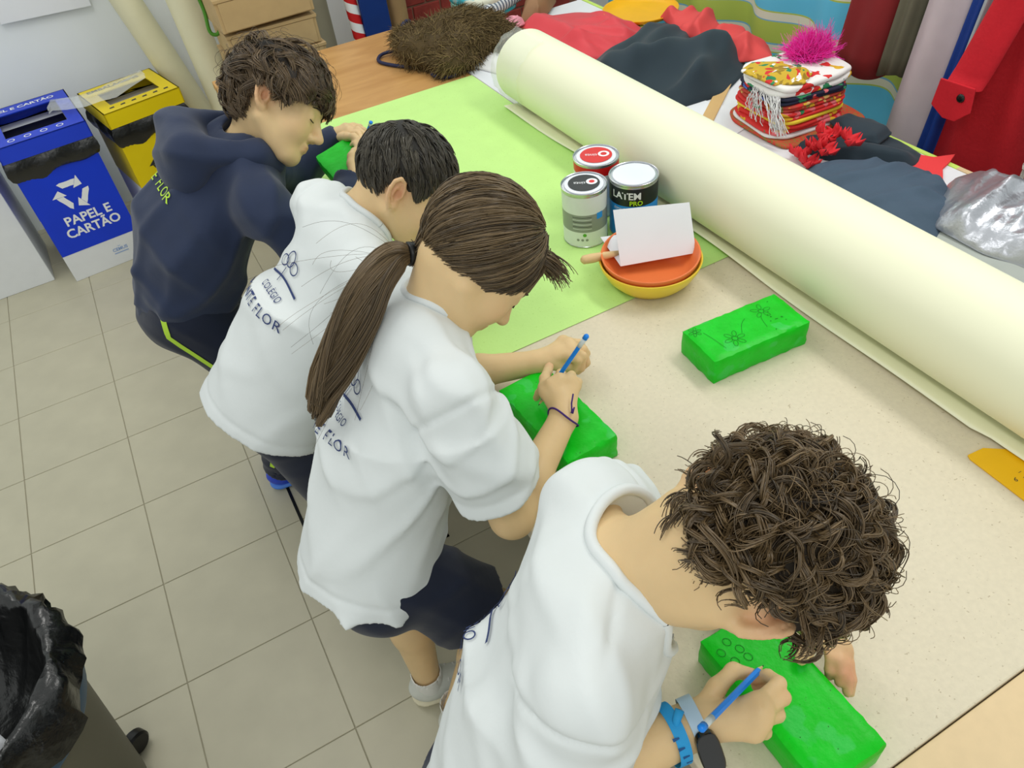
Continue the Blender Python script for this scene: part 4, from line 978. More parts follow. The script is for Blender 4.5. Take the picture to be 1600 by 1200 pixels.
def monogram(sc):
    """school crest: outlined leaf cluster, a slanting rule and two lines of lettering"""
    S = []
    def loop(pts, w_=.0011 * sc):
        V = []; n = len(pts)
        for i, p in enumerate(pts):
            q = pts[(i + 1) % n]; o_ = pts[i - 1]; t = Vector((q[0] - o_[0], q[1] - o_[1])); t = t.normalized() if t.length else Vector((1, 0)); V += [(p[0] - t.y * w_, p[1] + t.x * w_, 0), (p[0] + t.y * w_, p[1] - t.x * w_, 0)]
        for i in range(n): j = (i + 1) % n; S.append(([V[2 * i + 1], V[2 * j + 1], V[2 * j], V[2 * i]], [(0, 1, 2, 3)]))
    def oval(cx, cy, a, b, r): loop([(sc * (cx + a * math.cos(t) * math.cos(r) - b * math.sin(t) * math.sin(r)), sc * (cy + a * math.cos(t) * math.sin(r) + b * math.sin(t) * math.cos(r))) for t in np.linspace(0, 6.2832, 18, endpoint=False)])
    oval(0, .074, .011, .015, 0); oval(-.017, .064, .012, .010, .5); oval(.017, .064, .012, .010, -.5)
    for k in range(6): t = k / 5; u = (k + 1) / 5; x = lambda q: sc * (-.004 - .006 * q); y = lambda q: sc * (.055 - .03 * q); w_ = .0009 * sc; S.append(([(x(t) - w_, y(t), 0), (x(t) + w_, y(t), 0), (x(u) + w_, y(u), 0), (x(u) - w_, y(u), 0)], [(0, 3, 2, 1)])) if k < 5 else None
    for k in range(14):
        t, u = k / 14, (k + 1) / 14; X = lambda q: sc * (-.055 + .11 * q); Y = lambda q: sc * (.026 + .012 * math.sin(q * math.pi)); w_ = .0022 * sc
        S.append(([(X(t), Y(t) - w_, 0), (X(u), Y(u) - w_, 0), (X(u), Y(u) + w_, 0), (X(t), Y(t) + w_, 0)], [(0, 1, 2, 3)]))
    return S

def letters(text, size, cx, cy, track=1.12):
    """each letter a shape of its own so that it bends with the cloth"""
    out = []; x = 0; wd = []
    for ch in text:
        if ch == ' ': wd.append((None, size * .38)); continue
        V, F = text_mesh(ch, size); w_ = max(v[0] for v in V) - min(v[0] for v in V); wd.append(((V, F), w_ + size * .14 * track))
    tot = sum(w_ for _, w_ in wd); x = -tot / 2
    for sh, w_ in wd:
        if sh: out.append(shift(sh, cx + x + w_ / 2, cy))
        x += w_
    return out

def pencil(label, tip, end, r=.0037):
    a = A3(tip); b = A3(end); t = thing('pencil', label, 'pencil', tuple(a), 'blue pencils in use'); L = np.linalg.norm(b - a); q = lambda s_: tuple(a + (b - a) * s_)
    MB().tube([q(.10), q(.84)], r, 6).build('shaft', M_pencil, t, False)
    MB().tube([q(.03), q(.10)], [.0012, r], 6).build('sharpened_wood', M_wood_stick, t, False)
    MB().tube([q(0), q(.03)], [.0003, .0012], 6).build('lead', M_prk, t, False)
    MB().tube([q(.84), q(.945)], r * 1.04, 10).build('clear_sleeve', mat('clear_sleeve', (.85, .90, .92), .2, alpha=.75), t, True)
    MB().tube([q(.945), q(.985), q(1)], [r * 1.15, r * 1.15, r * .6], 10).build('end_cap', M_pencil, t, True)
    return t

# ============================================================ child 3: girl with the ponytail
def girl():
    root = person('girl with long brown ponytail and white T-shirt drawing on a brick', (.06, .86, 0))
    H = Head((0.3658, 0.9050, 1.1241), (.396, -.295, -.868), (.911, .028, .407), 1.02, False, .030)
    nb = A3((0.2651, 0.9239, 1.0498)); Rs = A3((0.2311, 0.7455, 1.0386)); Ls = A3((.268, 1.035, 1.015)); hip = A3((.070, .850, .690))
    Re = A3((0.2647, 0.6774, 0.8080)); Rw = A3((0.4189, 0.7672, 0.8620)); Le = A3((.318, 1.035, .800)); Lw = A3((0.4725, 0.9461, 0.8220))
    a, l, f = torso_axes(nb, hip, Ls, Rs)
    B = Build(); H.prims(B, .3); B.add(rcone(H.P(-.03, 0, -.035), nb + f * .008 - a * .01, .046, .041), .03)
    B.add(rcone(nb - a * .034 + f * .012, Ls * .6 + nb * .4 - a * .012, .042, .030), .03).add(rcone(nb - a * .034 + f * .012, Rs * .6 + nb * .4 - a * .012, .042, .030), .03)
    ch = nb - a * .12 + f * .0; B.add(rcone(ch, hip + a * .03, .105, .105, f, .62), .04).add(rcone(nb - a * .05, ch, .07, .105, f, .7), .04)
    arm(B, Rs, Re, Rw); arm(B, Ls, Le, Lw)
    # right hand: writing
    mc = [(0.4249, 0.8166, 0.8930), (0.4432, 0.8176, 0.8940), (0.4596, 0.8163, 0.8860), (0.4670, 0.8085, 0.8760)]
    fg = [[(0.4163, 0.8287, 0.8820), (0.4154, 0.8436, 0.8580), (0.4151, 0.8551, 0.8360)], [(0.4651, 0.8514, 0.8720), (0.4630, 0.8681, 0.8460), (0.4458, 0.8698, 0.8320)], [(0.4832, 0.8457, 0.8620), (0.4785, 0.8594, 0.8380), (0.4618, 0.8636, 0.8280)], [(0.4881, 0.8333, 0.8520), (0.4808, 0.8443, 0.8330), (0.4654, 0.8479, 0.8260)]]
    hand(B, Rw, mc, fg, [(0.4171, 0.7900, 0.8680), (0.4142, 0.8165, 0.8840), (0.4300, 0.8431, 0.8840), (0.4550, 0.8731, 0.8760)])
    pa, pb = A3((0.4152, 0.8510, 0.8200)), A3((0.5019, 0.8178, 0.9650)); B.sub(rcone(pa + (pb - pa) * .26 + A3((0, 0, .006)), pa + (pb - pa) * .7 + A3((0, 0, .008)), .0065, .014), .006)
    # left hand: loosely curled beside the brick
    mc2 = [(0.5200, 0.9129, 0.8380), (0.5310, 0.9212, 0.8420), (0.5347, 0.9361, 0.8420), (0.5331, 0.9567, 0.8360)]
    fg2 = [[(0.5326, 0.9051, 0.8260), (0.5251, 0.9081, 0.8050), (0.5195, 0.9249, 0.7950)], [(0.5459, 0.9081, 0.8280), (0.5379, 0.9039, 0.8030), (0.5273, 0.9195, 0.7900)], [(0.5576, 0.9243, 0.8260), (0.5570, 0.9138, 0.8000), (0.5385, 0.9173, 0.7840)], [(0.5629, 0.9484, 0.8220), (0.5728, 0.9384, 0.7980), (0.5583, 0.9352, 0.7780)]]
    hand(B, Lw, mc2, fg2, [(0.4823, 0.9314, 0.8280), (0.4993, 0.9215, 0.8200), (0.5171, 0.9195, 0.8120), (0.5253, 0.9173, 0.8060)])
    # legs
    lh = hip + l * .060 - a * .03; rh = hip - l * .060 - a * .03; lk = A3((.085, .935, .375)); la = A3((0.0721, 0.8834, 0.0850)); rk = A3((.225, .735, .445)); ra = A3((.10, .775, .10))
    B.add(rcone(lh, lk, .060, .050), .02).add(rcone(lk, lk * .6 + la * .4, .048, .045), .02).add(rcone(lk * .6 + la * .4, la, .045, .030), .02)
    B.add(rcone(rh, rk, .060, .050), .02).add(rcone(rk, rk * .6 + ra * .4, .048, .044), .02).add(rcone(rk * .6 + ra * .4, ra, .044, .030), .02)
    B.add(rcone(la, la + A3((.0, -.0, -.05)), .03, .03), .01).add(rcone(ra, ra + A3((0, 0, -.05)), .03, .03), .01)
    body = finish_body(B, H, root, .0032, [(fg[0][-1], .012, .5), (fg[1][-1], .012, .4), ((0.4550, 0.8731, 0.8760), .012, .45), (fg2[1][1], .02, .3)])
    face_lines(H, body)
    # T-shirt
    T = Build(); mid = nb - a * .24 - f * .008; hem = hip - a * .064 - f * .0
    T.add(rcone(nb - a * .085 - f * .0, mid, .118, .130, f, .66), .05).add(frustum(mid + a * .04, hem, .126, .142, f, .86, hollow=.9, th=.014), .05)
    T.add(rcone(Ls * .85 + nb * .15 - a * .016, Rs * .85 + nb * .15 - a * .018, .046, .046), .045)
    T.add(rcone(nb - a * .04 + l * .05, nb - a * .04 - l * .05, .05, .05), .05)
    for S_, E_, fr in ((Rs, Re, .74), (Ls, Le, .70)): sleeve(T, S_, E_, fr)
    n_ = unit(unit(H.c - nb) * .40 + a); F = T.field(.0042); F.warp(wrinkle(.0062, [((.3, .2, 1), 30), ((1, -.5, .4), 34), ((.2, 1, .5), 28), ((.6, .3, -.8), 40)], 3)); seam(F, Rs + (Re - Rs) * .10, Re - Rs + (Rs - Ls) * .6, .10); seam(F, Rs + (Re - Rs) * .66, Re - Rs, .085, .0045, .0028); seam(F, hem + a * .024, a, .18, .0045, .0028); col = neckline(F, nb + f * .030, n_, .062, .070, .10, None); shirt = sdf_obj('t_shirt', F, M_tee, root, 2); col(shirt)
    ex = l * -1; up = a
    pr = monogram(1.0) + letters('COLEGIO', .017, -.002, .008) + letters('MONTE FLOR', .026, .0, -.018)
    wrap_print('shirt_print', pr, tuple(nb - a * .185 - f * .10), ex, up, shirt, M_inkblue, shirt)
    # shorts
    S = Build(); S.add(rcone(hip + a * .05, hip - a * .03, .098, .106, f, .78), .03)
    S.add(frustum(lh + a * .03, lh + (lk - lh) * .68, .078, .086, hollow=.5, th=.007), .04).add(frustum(rh + a * .03, rh + (rk - rh) * .72, .064, .082, hollow=.5, th=.007), .04)
    S.add(rcone(lh - a * .035 + f * .01, rh - a * .035 + f * .01, .078, .078), .03); F = S.field(.0045); F.warp(wrinkle(.004, [((1, .2, .6), 44), ((.2, 1, .3), 50)], 5)); sdf_obj('shorts', F, M_npants, root, 1)
    # socks and shoes
    M_sock = mat('white_sock', (.86, .86, .84), .85, .03, bump=.3, bscale=200); M_sh = mat('white_trainer', (.80, .81, .78), .6, .06, 40); M_so = mat('cream_sole', (.84, .81, .70), .6)
    for ank in (la, ra):
        K = Build(); K.add(frustum(ank + A3((0, 0, -.055)), ank + A3((0, 0, .028)) * 1.0, .034, .0365, hollow=.8, th=.004), .01); sdf_obj('sock', K.field(.0035), M_sock, root, 1)
        trainer(root, (ank[0] - .05, ank[1] + .012, 0), (ank[0] + .165, ank[1] - .03, 0), None, M_sh, M_so, M_sock)
    # purple string bracelet, earring
    M_pur = mat('purple_cord', (.24, .10, .44), .7); d_ = unit(Rw - Re); e1 = unit(np.cross(d_, (0, 0, 1))); e2 = np.cross(d_, e1); c = Rw - d_ * .004
    br = MB().tube([tuple(c + (e1 * math.cos(t) + e2 * math.sin(t)) * .0275 + d_ * .004 * math.sin(2 * t)) for t in np.linspace(0, 6.2832, 33)], .0016, 6).build('cord_bracelet', M_pur, root, True)
    kn = c + e1 * .018 + A3((0, 0, .023)); 
    MB().tube([tuple(kn), tuple(kn + d_ * .012 - e1 * .006 + A3((0, 0, .006))), tuple(kn + d_ * .030 - e1 * .012 + A3((0, 0, .004)))], .0013, 6).build('cord_end', M_pur, br, True)
    MB().tube([tuple(kn), tuple(kn + d_ * .010 + A3((0, 0, .002)))], [.0028, .0012], 6).build('knot', M_pur, br, True)
    eo = H.P(.0, -.0715, -.004); MB().tube([tuple(eo + (H.f * math.cos(t) + H.u * math.sin(t)) * .0035) for t in np.linspace(0, 6.28, 13)], .0009, 6).build('gold_earring', mat('gold', (.85, .62, .2), .25, metal=1), body, True)
    # hair drawn back to the tie
    M_h = hair_mat('girl_hair', (.215, .17, .11), (.48, .40, .285), .42, .45); M_cap = mat('girl_hair_base', (.26, .215, .15), .6, .15, 60)
    hr = hair_cap('hair', H, root, M_cap, .006, -.002); tag(hr, kind='stuff')
    rg = np.random.default_rng(33); n = 5200; K = 13; tie = A3((0.2836, 0.9471, 1.1445)); tl_ = (tie - H.c) @ H.ax.T / H.sc; td = unit((tl_ - H.sk) / H.sr)
    d0 = scalp_roots(H, n, rg); 
    om = np.arccos(np.clip(d0 @ td, -1, .9999))[:, None]; P = np.zeros((n, K, 3)); lay = rg.random(n)[:, None]; disc_ = rg.normal(size=(n, 3)) * .0055; wv = rg.normal(size=(n, 3)) * .0016; ph = rg.uniform(0, 6, n)[:, None]
    for k in range(K):
        t = (k / (K - 1)); q = (np.sin((1 - t) * om) * d0 + np.sin(t * om) * td) / np.sin(om); rad = H.sk + q * (H.sr + .006 + .006 * lay * math.sin(math.pi * min(1, t * .9 + .1)))
        end = tl_ + disc_; s_ = max(0, (t - .72) / .28) ** 1.6; P[:, k] = rad * (1 - s_) + end * s_ + wv * np.sin(t * 7 + ph)
    strands('hair_strands', H.W(P), np.linspace(.0011, .0008, K), M_h, hr)
    # ponytail
    gp = np.array([(0.2836, 0.9471, 1.1445), (0.2528, 0.9452, 1.1516), (0.2085, 0.9318, 1.1348), (0.1637, 0.9160, 1.0939), (0.1177, 0.9052, 1.0428), (0.0805, 0.8999, 1.0006), (0.0511, 0.8931, 0.9602)]); K = 22; u = np.linspace(0, 1, K) * (len(gp) - 1)
    from_i = np.clip(u.astype(int), 0, len(gp) - 2); fr = (u - from_i)[:, None]
    def cr_(p0, p1, p2, p3, t): return .5 * ((2 * p1) + (-p0 + p2) * t + (2 * p0 - 5 * p1 + 4 * p2 - p3) * t ** 2 + (-p0 + 3 * p1 - 3 * p2 + p3) * t ** 3)
    ext = np.vstack([2 * gp[0] - gp[1], gp, 2 * gp[-1] - gp[-2]]); G = cr_(ext[from_i], ext[from_i + 1], ext[from_i + 2], ext[from_i + 3], fr)
    T_ = np.gradient(G, axis=0); T_ /= np.linalg.norm(T_, axis=1, keepdims=True); s1 = np.cross(T_, CF); s1 /= np.linalg.norm(s1, axis=1, keepdims=True); s2 = np.cross(T_, s1)
    prof = np.interp(np.linspace(0, 1, K), [0, .06, .2, .45, .75, .92, 1], [.009, .014, .026, .033, .030, .022, .014]); n = 2600; ang = rg.uniform(0, 6.2832, n); rr = np.sqrt(rg.random(n)); P = np.zeros((n, K, 3)); ph = rg.uniform(0, 6, n); cl = ((ang / 6.2832 * 8).astype(int) + 8 * (rr * 4.99).astype(int)) % 40; cph = rg.uniform(0, 6, 40)[cl]; ln = np.clip((.80 + .22 * rg.random(40))[cl] - .05 * rg.random(n), .6, 1.0)
    for k in range(K):
        t = np.minimum(k / (K - 1) * ln, 1); kk = t * (K - 1); i0 = np.minimum(kk.astype(int), K - 2); fr_ = (kk - i0)[:, None]; g = G[i0] * (1 - fr_) + G[i0 + 1] * fr_; a1 = s1[i0]; a2 = s2[i0]; pr_ = np.interp(t, np.linspace(0, 1, K), prof)
        an = ang + .5 * np.sin(t * 5 + cph); q_ = np.clip((t - .8) / .2, 0, 1)[:, None]; P[:, k] = g + (a1 * (rr * np.cos(an) * pr_ * 1.05)[:, None]) + a2 * (rr * np.sin(an) * pr_ * .8)[:, None] + a1 * (.003 * np.sin(t * 11 + cph) * t)[:, None] + a2 * (.002 * np.sin(t * 13 + ph) * t)[:, None]
    pt = strands('ponytail', P, np.linspace(.0011, .0007, K), M_h, hr, rnd=np.clip(.5 * rg.random(40)[cl] + .5 * rg.random(n), 0, 1)); tag(pt, kind='stuff')
    # loose hairs: flyaways round the ponytail and the tuft at the forehead
    n = 30; K2 = 16; P = np.zeros((n, K2, 3)); st = rg.integers(1, 12, n); 
    for i in range(n):
        b0 = G[st[i]] + rg.normal(size=3) * .008; dr = T_[st[i]] * (.08 + .12 * rg.random()) + s1[st[i]] * rg.normal() * .05 - CF_np * .02 * rg.random(); bend = rg.normal(size=3) * .02
        for k in range(K2): t = k / (K2 - 1); P[i, k] = b0 + dr * t + bend * math.sin(t * 3.0) + A3((0, 0, -.03)) * t * t
    strands('loose_hairs', P, np.full(K2, .00022), M_h, hr)
    n = 260; K2 = 9; P = np.zeros((n, K2, 3)); 
    for i in range(n):
        az = rg.uniform(-.75, .35); z_ = .060 + .02 * rg.random(); q = A3((math.cos(az), math.sin(az), 0)); el = math.asin(min(.98, (z_ - H.sk[2]) / H.sr[2])); q = A3((math.cos(el) * math.cos(az), math.cos(el) * math.sin(az), math.sin(el))); r0 = H.sk + q * (H.sr + .006); r0w = H.W(r0[None])[0]
        nrm = H.W((r0 + q * .01)[None])[0] - r0w; nrm = unit(nrm); L_ = .025 + .025 * rg.random(); g_ = A3((.25, -.15, -.9)) + rg.normal(size=3) * .15
        for k in range(K2): t = k / (K2 - 1); P[i, k] = r0w + nrm * L_ * .5 * math.sin(t * 1.8) + g_ * L_ * .75 * t ** 1.6 
    strands('forehead_tuft', P, np.linspace(.0010, .0005, K2), M_h, hr)
    e_ = unit(T_[1]); MBt = Build()
    for q_ in (-.005, .004): MBt.add(ring(G[1] + e_ * q_ - e_ * .004, e_, .0135, .0052), .003)
    sdf_obj('hair_tie', MBt.field(.0025), M_black, hr, 1)
    pencil('blue pencil held by the ponytailed girl', (0.4152, 0.8510, 0.8200), (0.5019, 0.8178, 0.9650), .0040)
CF_np = np.array(CF)

# ============================================================ child 4: curly hair, nearest
def curly():
    root = person('curly brown-haired child in white T-shirt nearest the camera', (.03, .37, 0))
    H = Head((0.3883, 0.3013, 1.1059), (-.057, .314, -.921), (.933, -.257, -.146), 1.0, True)
    nb = A3((0.2689, 0.4021, 1.0513)); Rs = A3((.158, .288, 1.035)); Ls = A3((.302, .490, 1.030)); hip = A3((.050, .372, .665))
    Re = A3((0.1168, 0.3005, 0.8261)); Rw = A3((0.2933, 0.2643, 0.8520)); Le = A3((.405, .545, .800)); Lw = A3((.512, .345, .802))
    a, l, f = torso_axes(nb, hip, Ls, Rs)
    B = Build(); H.prims(B); B.add(rcone(H.P(-.03, 0, -.035), nb + f * .012 - a * .01, .050, .042), .03)
    B.add(rcone(nb - a * .034 + f * .012, Ls * .6 + nb * .4 - a * .012, .043, .030), .03).add(rcone(nb - a * .034 + f * .012, Rs * .6 + nb * .4 - a * .012, .043, .030), .03)
    ch = nb - a * .12; B.add(rcone(ch, hip + a * .03, .110, .110, f, .62), .04).add(rcone(nb - a * .05, ch, .075, .110, f, .7), .04)
    arm(B, Rs, Re, Rw, (.035, .039, .037, .0270)); arm(B, Ls, Le, Lw)
    mc = [(0.3577, 0.2375, 0.8840), (0.3532, 0.2282, 0.8840), (0.3469, 0.2239, 0.8760), (0.3386, 0.2210, 0.8640)]
    fg = [[(0.3950, 0.2444, 0.8780), (0.3976, 0.2626, 0.8620), (0.3867, 0.2733, 0.8460)], [(0.3920, 0.2317, 0.8680), (0.3950, 0.2522, 0.8460), (0.3897, 0.2685, 0.8320)], [(0.3772, 0.2228, 0.8560), (0.3825, 0.2410, 0.8360), (0.3775, 0.2583, 0.8260)], [(0.3551, 0.2189, 0.8450), (0.3619, 0.2326, 0.8310), (0.3591, 0.2484, 0.8240)]]
    hand(B, Rw, mc, fg, [(0.3057, 0.2733, 0.8580), (0.3344, 0.2814, 0.8680), (0.3670, 0.2890, 0.8620), (0.3877, 0.2782, 0.8480)], .0132, .0089)
    mc2 = [(0.5110, 0.2669, 0.8220), (0.5165, 0.2614, 0.8220), (0.5213, 0.2558, 0.8160), (0.5242, 0.2517, 0.8060)]
    fg2 = [[(0.4991, 0.2517, 0.8220), (0.4924, 0.2437, 0.8080), (0.4945, 0.2424, 0.7900)], [(0.5041, 0.2440, 0.8230), (0.5006, 0.2325, 0.8120), (0.4945, 0.2281, 0.7980)], [(0.5100, 0.2384, 0.8160), (0.5050, 0.2248, 0.8030), (0.4973, 0.2150, 0.7900)], [(0.5202, 0.2395, 0.8030), (0.5143, 0.2247, 0.7890), (0.5070, 0.2163, 0.7760)]]
    hand(B, Lw, mc2, fg2, [(0.5193, 0.2817, 0.8220), (0.4908, 0.2775, 0.8320), (0.4715, 0.2711, 0.8320), (0.4621, 0.2671, 0.8280)])
    lh = hip + l * .062 - a * .03; rh = hip - l * .062 - a * .03; lk = lh + A3((.06, .02, -.30)); rk = rh + A3((.05, -.01, -.30)); la = A3((lk[0] - .02, lk[1], .08)); ra = A3((rk[0] - .02, rk[1], .08))
    for h_, k_, n_ in ((lh, lk, la), (rh, rk, ra)): B.add(rcone(h_, k_, .060, .05), .02).add(rcone(k_, n_, .048, .03), .02)
    body = finish_body(B, H, root, .0030, [(fg[0][-1], .012, .7), (fg[1][0], .015, .2), (fg2[1][1], .03, .35), (fg2[2][1], .03, .35), ((0.3877, 0.2782, 0.8480), .012, .3)])
    face_lines(H, body)
    T = Build(); mid = nb - a * .25 - f * .012; hem = hip - a * .06
    T.add(rcone(nb - a * .095 - f * .0, mid, .118, .128, f, .66), .05).add(frustum(mid + a * .04, hem, .126, .130, f, .74, hollow=.9, th=.014), .05)
    T.add(rcone(Ls * .85 + nb * .15 - a * .020, Rs * .85 + nb * .15 - a * .022, .046, .046), .045)
    T.add(rcone(nb - a * .055 + l * .05, nb - a * .055 - l * .05, .052, .052), .06)
    for S_, E_, fr in ((Rs, Re, .80), (Ls, Le, .66)): sleeve(T, S_, E_, fr, .043, .057, .068)
    T.add(rcone(nb + f * .035 - a * .13, nb + f * .060 - a * .36, .070, .085), .06)     # front hanging loose
    n_ = unit(unit(H.c - nb) * .42 + a); F = T.field(.0042); F.warp(wrinkle(.0062, [((.3, .2, 1), 28), ((1, -.5, .4), 32), ((.2, 1, .5), 26), ((.6, .3, -.8), 38)], 9)); seam(F, Rs + (Re - Rs) * .12, Re - Rs + (Rs - Ls) * .5, .10); seam(F, Rs + (Re - Rs) * .72, Re - Rs, .09, .0045, .0025); seam(F, (Rs + nb) * .5, np.cross(a, Rs - nb), .09); col = neckline(F, nb + f * .042 - a * .004, n_, .080, .086, .10, None, .0072); shirt = sdf_obj('t_shirt', F, M_tee, root, 2); col(shirt)
    pr = monogram(1.05) + letters('COLEGIO', .018, -.002, .008) + letters('MONTE FLOR', .027, .0, -.018)
    wrap_print('shirt_print', pr, tuple(nb - a * .20 - f * .10 + l * .06), -l, a, shirt, M_inkblue, shirt)
    S = Build(); S.add(rcone(hip + a * .05, hip - a * .03, .112, .128, f, .8), .04)
    S.add(frustum(lh + a * .03, lh + (lk - lh) * .9, .094, .090, hollow=.6, th=.007), .04).add(frustum(rh + a * .03, rh + (rk - rh) * .9, .094, .090, hollow=.6, th=.007), .04); sdf_obj('shorts', S.field(.005), M_npants, root, 1)
    M_sh = mat('grey_trainer', (.35, .36, .38), .6, .06, 40); M_so = mat('white_sole', (.8, .8, .8), .6)
    for ank in (la, ra): trainer(root, (ank[0] - .05, ank[1], 0), (ank[0] + .165, ank[1] - .01, 0), None, M_sh, M_so, M_so)
    # watch and printed wristband on the right wrist
    d_ = unit(Rw - Re); up = unit(A3((-.10, -.35, 1.0)) - d_ * (A3((-.10, -.35, 1.0)) @ d_)); sd = np.cross(d_, up)
    def band(name, c, rx, rz, w_, th, m_, parent, twist=0.0, n=40):
        V = []; F = []
        for k in range(n):
            t = 2 * math.pi * k / n; r_ = sd * math.cos(t) * rx + up * math.sin(t) * rz; nn = unit(sd * math.cos(t) / rx + up * math.sin(t) / rz); tw = twist * math.sin(t)
            for (w2, q) in ((-1, 0), (1, 0), (1, 1), (-1, 1)): V.append(tuple(c + r_ + nn * th * q + d_ * (w2 * w_ + tw)))
        for k in range(n):
            k2 = (k + 1) % n
            for j in range(4): j2 = (j + 1) % 4; F.append((k * 4 + j, k * 4 + j2, k2 * 4 + j2, k2 * 4 + j)[::-1])
        o = add_mesh(name, V, F, m_, parent); smooth_by_angle(o, 40); return o
    c = Rw - d_ * .004; M_strapb = mat('pale_blue_silicone', (.66, .76, .84), .5, .03)
    wst = band('watch_strap', c, .0310, .0300, .0085, .0022, M_strapb, root)
    wc = c + unit(up * .6 - sd * .9 if False else up + 0 * sd) * .0275; wn = unit(A3(CF_np) * -1 * .85 + A3(CD) * .30); wn = unit(wn - d_ * (wn @ d_)); wc = c + wn * .0325; ws_ = 0; ws = np.cross(d_, wn)
    B_ = MB(); pts = []
    for k in range(28):
        t = 2 * math.pi * k / 28; x = .0140 * (abs(math.cos(t)) ** .7) * np.sign(math.cos(t)); y = .0310 * (abs(math.sin(t)) ** .6) * np.sign(math.sin(t)); pts.append((x, y))
    Mw = Matrix(((d_[0], ws[0], wn[0], wc[0]), (d_[1], ws[1], wn[1], wc[1]), (d_[2], ws[2], wn[2], wc[2]), (0, 0, 0, 1)))
    Mw = Mw @ Matrix.Translation((.002, .012 * (1 if ws @ A3(CD) > 0 else -1), -.001))
    B_.prism(pts, -.002, .0075, Mw).build('watch_face', mat('black_glass', (.03, .03, .028), .12, coat=.5), wst, bevel=.0015)
    wb = band('wristband', Rw - d_ * .034, .0350, .0340, .0075, .0009, mat('cyan_fabric', (.14, .58, .82), .7, .05), root, .007)
    lp = wb; q0 = Rw - d_ * .024 + wn * .029 - ws * .0; 
    MB().tube([tuple(Rw - d_ * .030 - ws * .02 + wn * .018), tuple(Rw - d_ * .024 - ws * .032 + wn * .016), tuple(Rw - d_ * .016 - ws * .040 + wn * .012)], [.003, .005, .0055], 8).build('band_end', mat('cyan_fabric_end', (.14, .58, .82), .7, .05), wb, True)
    mk = MB()
    for k in range(5): t = k * .34 - .6; r_ = wn * math.cos(t) * .0358 + ws * math.sin(t) * .0358; cc = Rw - d_ * (.030 - .006 * math.sin(t)) + r_; e_ = unit(ws * math.cos(t) - wn * math.sin(t)); mk.add([tuple(cc - d_ * .004 - e_ * .002), tuple(cc + d_ * .004 - e_ * .001), tuple(cc + d_ * .004 + e_ * .001), tuple(cc - d_ * .004 + e_ * .002)], [(0, 1, 2, 3)])
    tag(mk.build('band_print', mat('band_ink', (.08, .30, .52), .7), wb), kind='stuff')
    pencil('blue pencil in the fist of the curly-haired child', tuple(A3((0.3666, 0.2657, 0.8760)) * 1.4 - A3((0.2623, 0.2314, 0.9450)) * .4), (0.2623, 0.2314, 0.9450), .0042)
    # curls
    M_h = hair_mat('curly_hair', (.16, .125, .08), (.50, .41, .285), .36, .5); M_cap = mat('curly_hair_base', (.17, .135, .09), .7, .2, 60)
    hr = hair_cap('hair', H, root, M_cap, .016, -.004); tag(hr, kind='stuff'); rg = np.random.default_rng(77); nc = 520; per = 16; K = 20
    d0 = scalp_roots(H, nc * 2, rg, .003); q_ = H.sk + d0 * H.sr; azd = np.degrees(np.abs(np.arctan2(q_[:, 1], q_[:, 0]))); d0 = d0[~((azd > 45) & (azd < 145) & (q_[:, 2] < np.interp(azd, [45, 90, 125, 145], [.060, .060, .034, -.01]))) & ~((azd >= 140) & (q_[:, 2] < -.045))][:nc]; nc = len(d0); cr = unit((-.5, .1, .86)); P = np.zeros((nc * per, K, 3)); rnd = np.zeros(nc * per)
    for i in range(nc):
        q = d0[i]; tang = q * (q @ cr) - cr + rg.normal(size=3) * .75 + A3((.15, 0, .9 if q[2] < .35 and abs(q[1]) > .45 else 0)); tang -= q * (tang @ q); tang = unit(tang); side = np.cross(q, tang); turns = rg.uniform(.5, 1.35) * rg.choice([-1, 1]); ph = rg.uniform(0, 6.28); L_ = rg.uniform(.035, .062); R_c = rg.uniform(.007, .018); up_ = rg.uniform(.012, .026); base = H.sk + q * (H.sr + .008); base[0] = min(base[0], -.090) if (q[0] < -.3 and base[2] < .0) else base[0]
        back = np.interp(-q[0], [-1, .3, .8, 1], [1, 1, .9, .85]); up_ *= back
        ww = rg.uniform(.0012, .0036); cr_rnd = rg.random()
        for j in range(per):
            o1, o2 = rg.normal() * ww, rg.normal() * ww; dl = 1 + .10 * rg.normal(); idx = i * per + j; rnd[idx] = np.clip(.5 * cr_rnd + .5 * rg.random(), 0, 1)
            t = np.linspace(0, 1, K); th = ph + turns * 2 * np.pi * t * dl; rr = R_c * np.minimum(1, t * 3) * (1 - .25 * t)
            curv = np.minimum(1, t * 1.6)
            path = base + q[None] * (up_ * np.sin(curv * 1.5) + rr * np.cos(th) - .012 * t ** 2)[:, None] + tang[None] * (L_ * t * dl)[:, None] + side[None] * (rr * np.sin(th))[:, None]
            path += side[None] * (o1 * np.minimum(1, t * 4))[:, None] + q[None] * (o2 * np.minimum(1, t * 4))[:, None] * .6 + tang[None] * (o2 * .5)
            P[idx] = path
    tag(strands('curls', H.W(P), np.concatenate([np.linspace(.0009, .0010, 6), np.linspace(.0010, .0005, K - 6)]), M_h, hr, rnd=rnd), kind='stuff')
    # stray single curls
    n = 300; d0 = scalp_roots(H, n * 3, rg, .02); q_ = H.sk + d0 * H.sr; azd = np.degrees(np.abs(np.arctan2(q_[:, 1], q_[:, 0]))); d0 = d0[q_[:, 2] > np.interp(azd, [0, 45, 90, 145, 180], [.085, .08, .07, .02, -.01])][:n]; n = len(d0); P = np.zeros((n, K, 3)); t = np.linspace(0, 1, K)
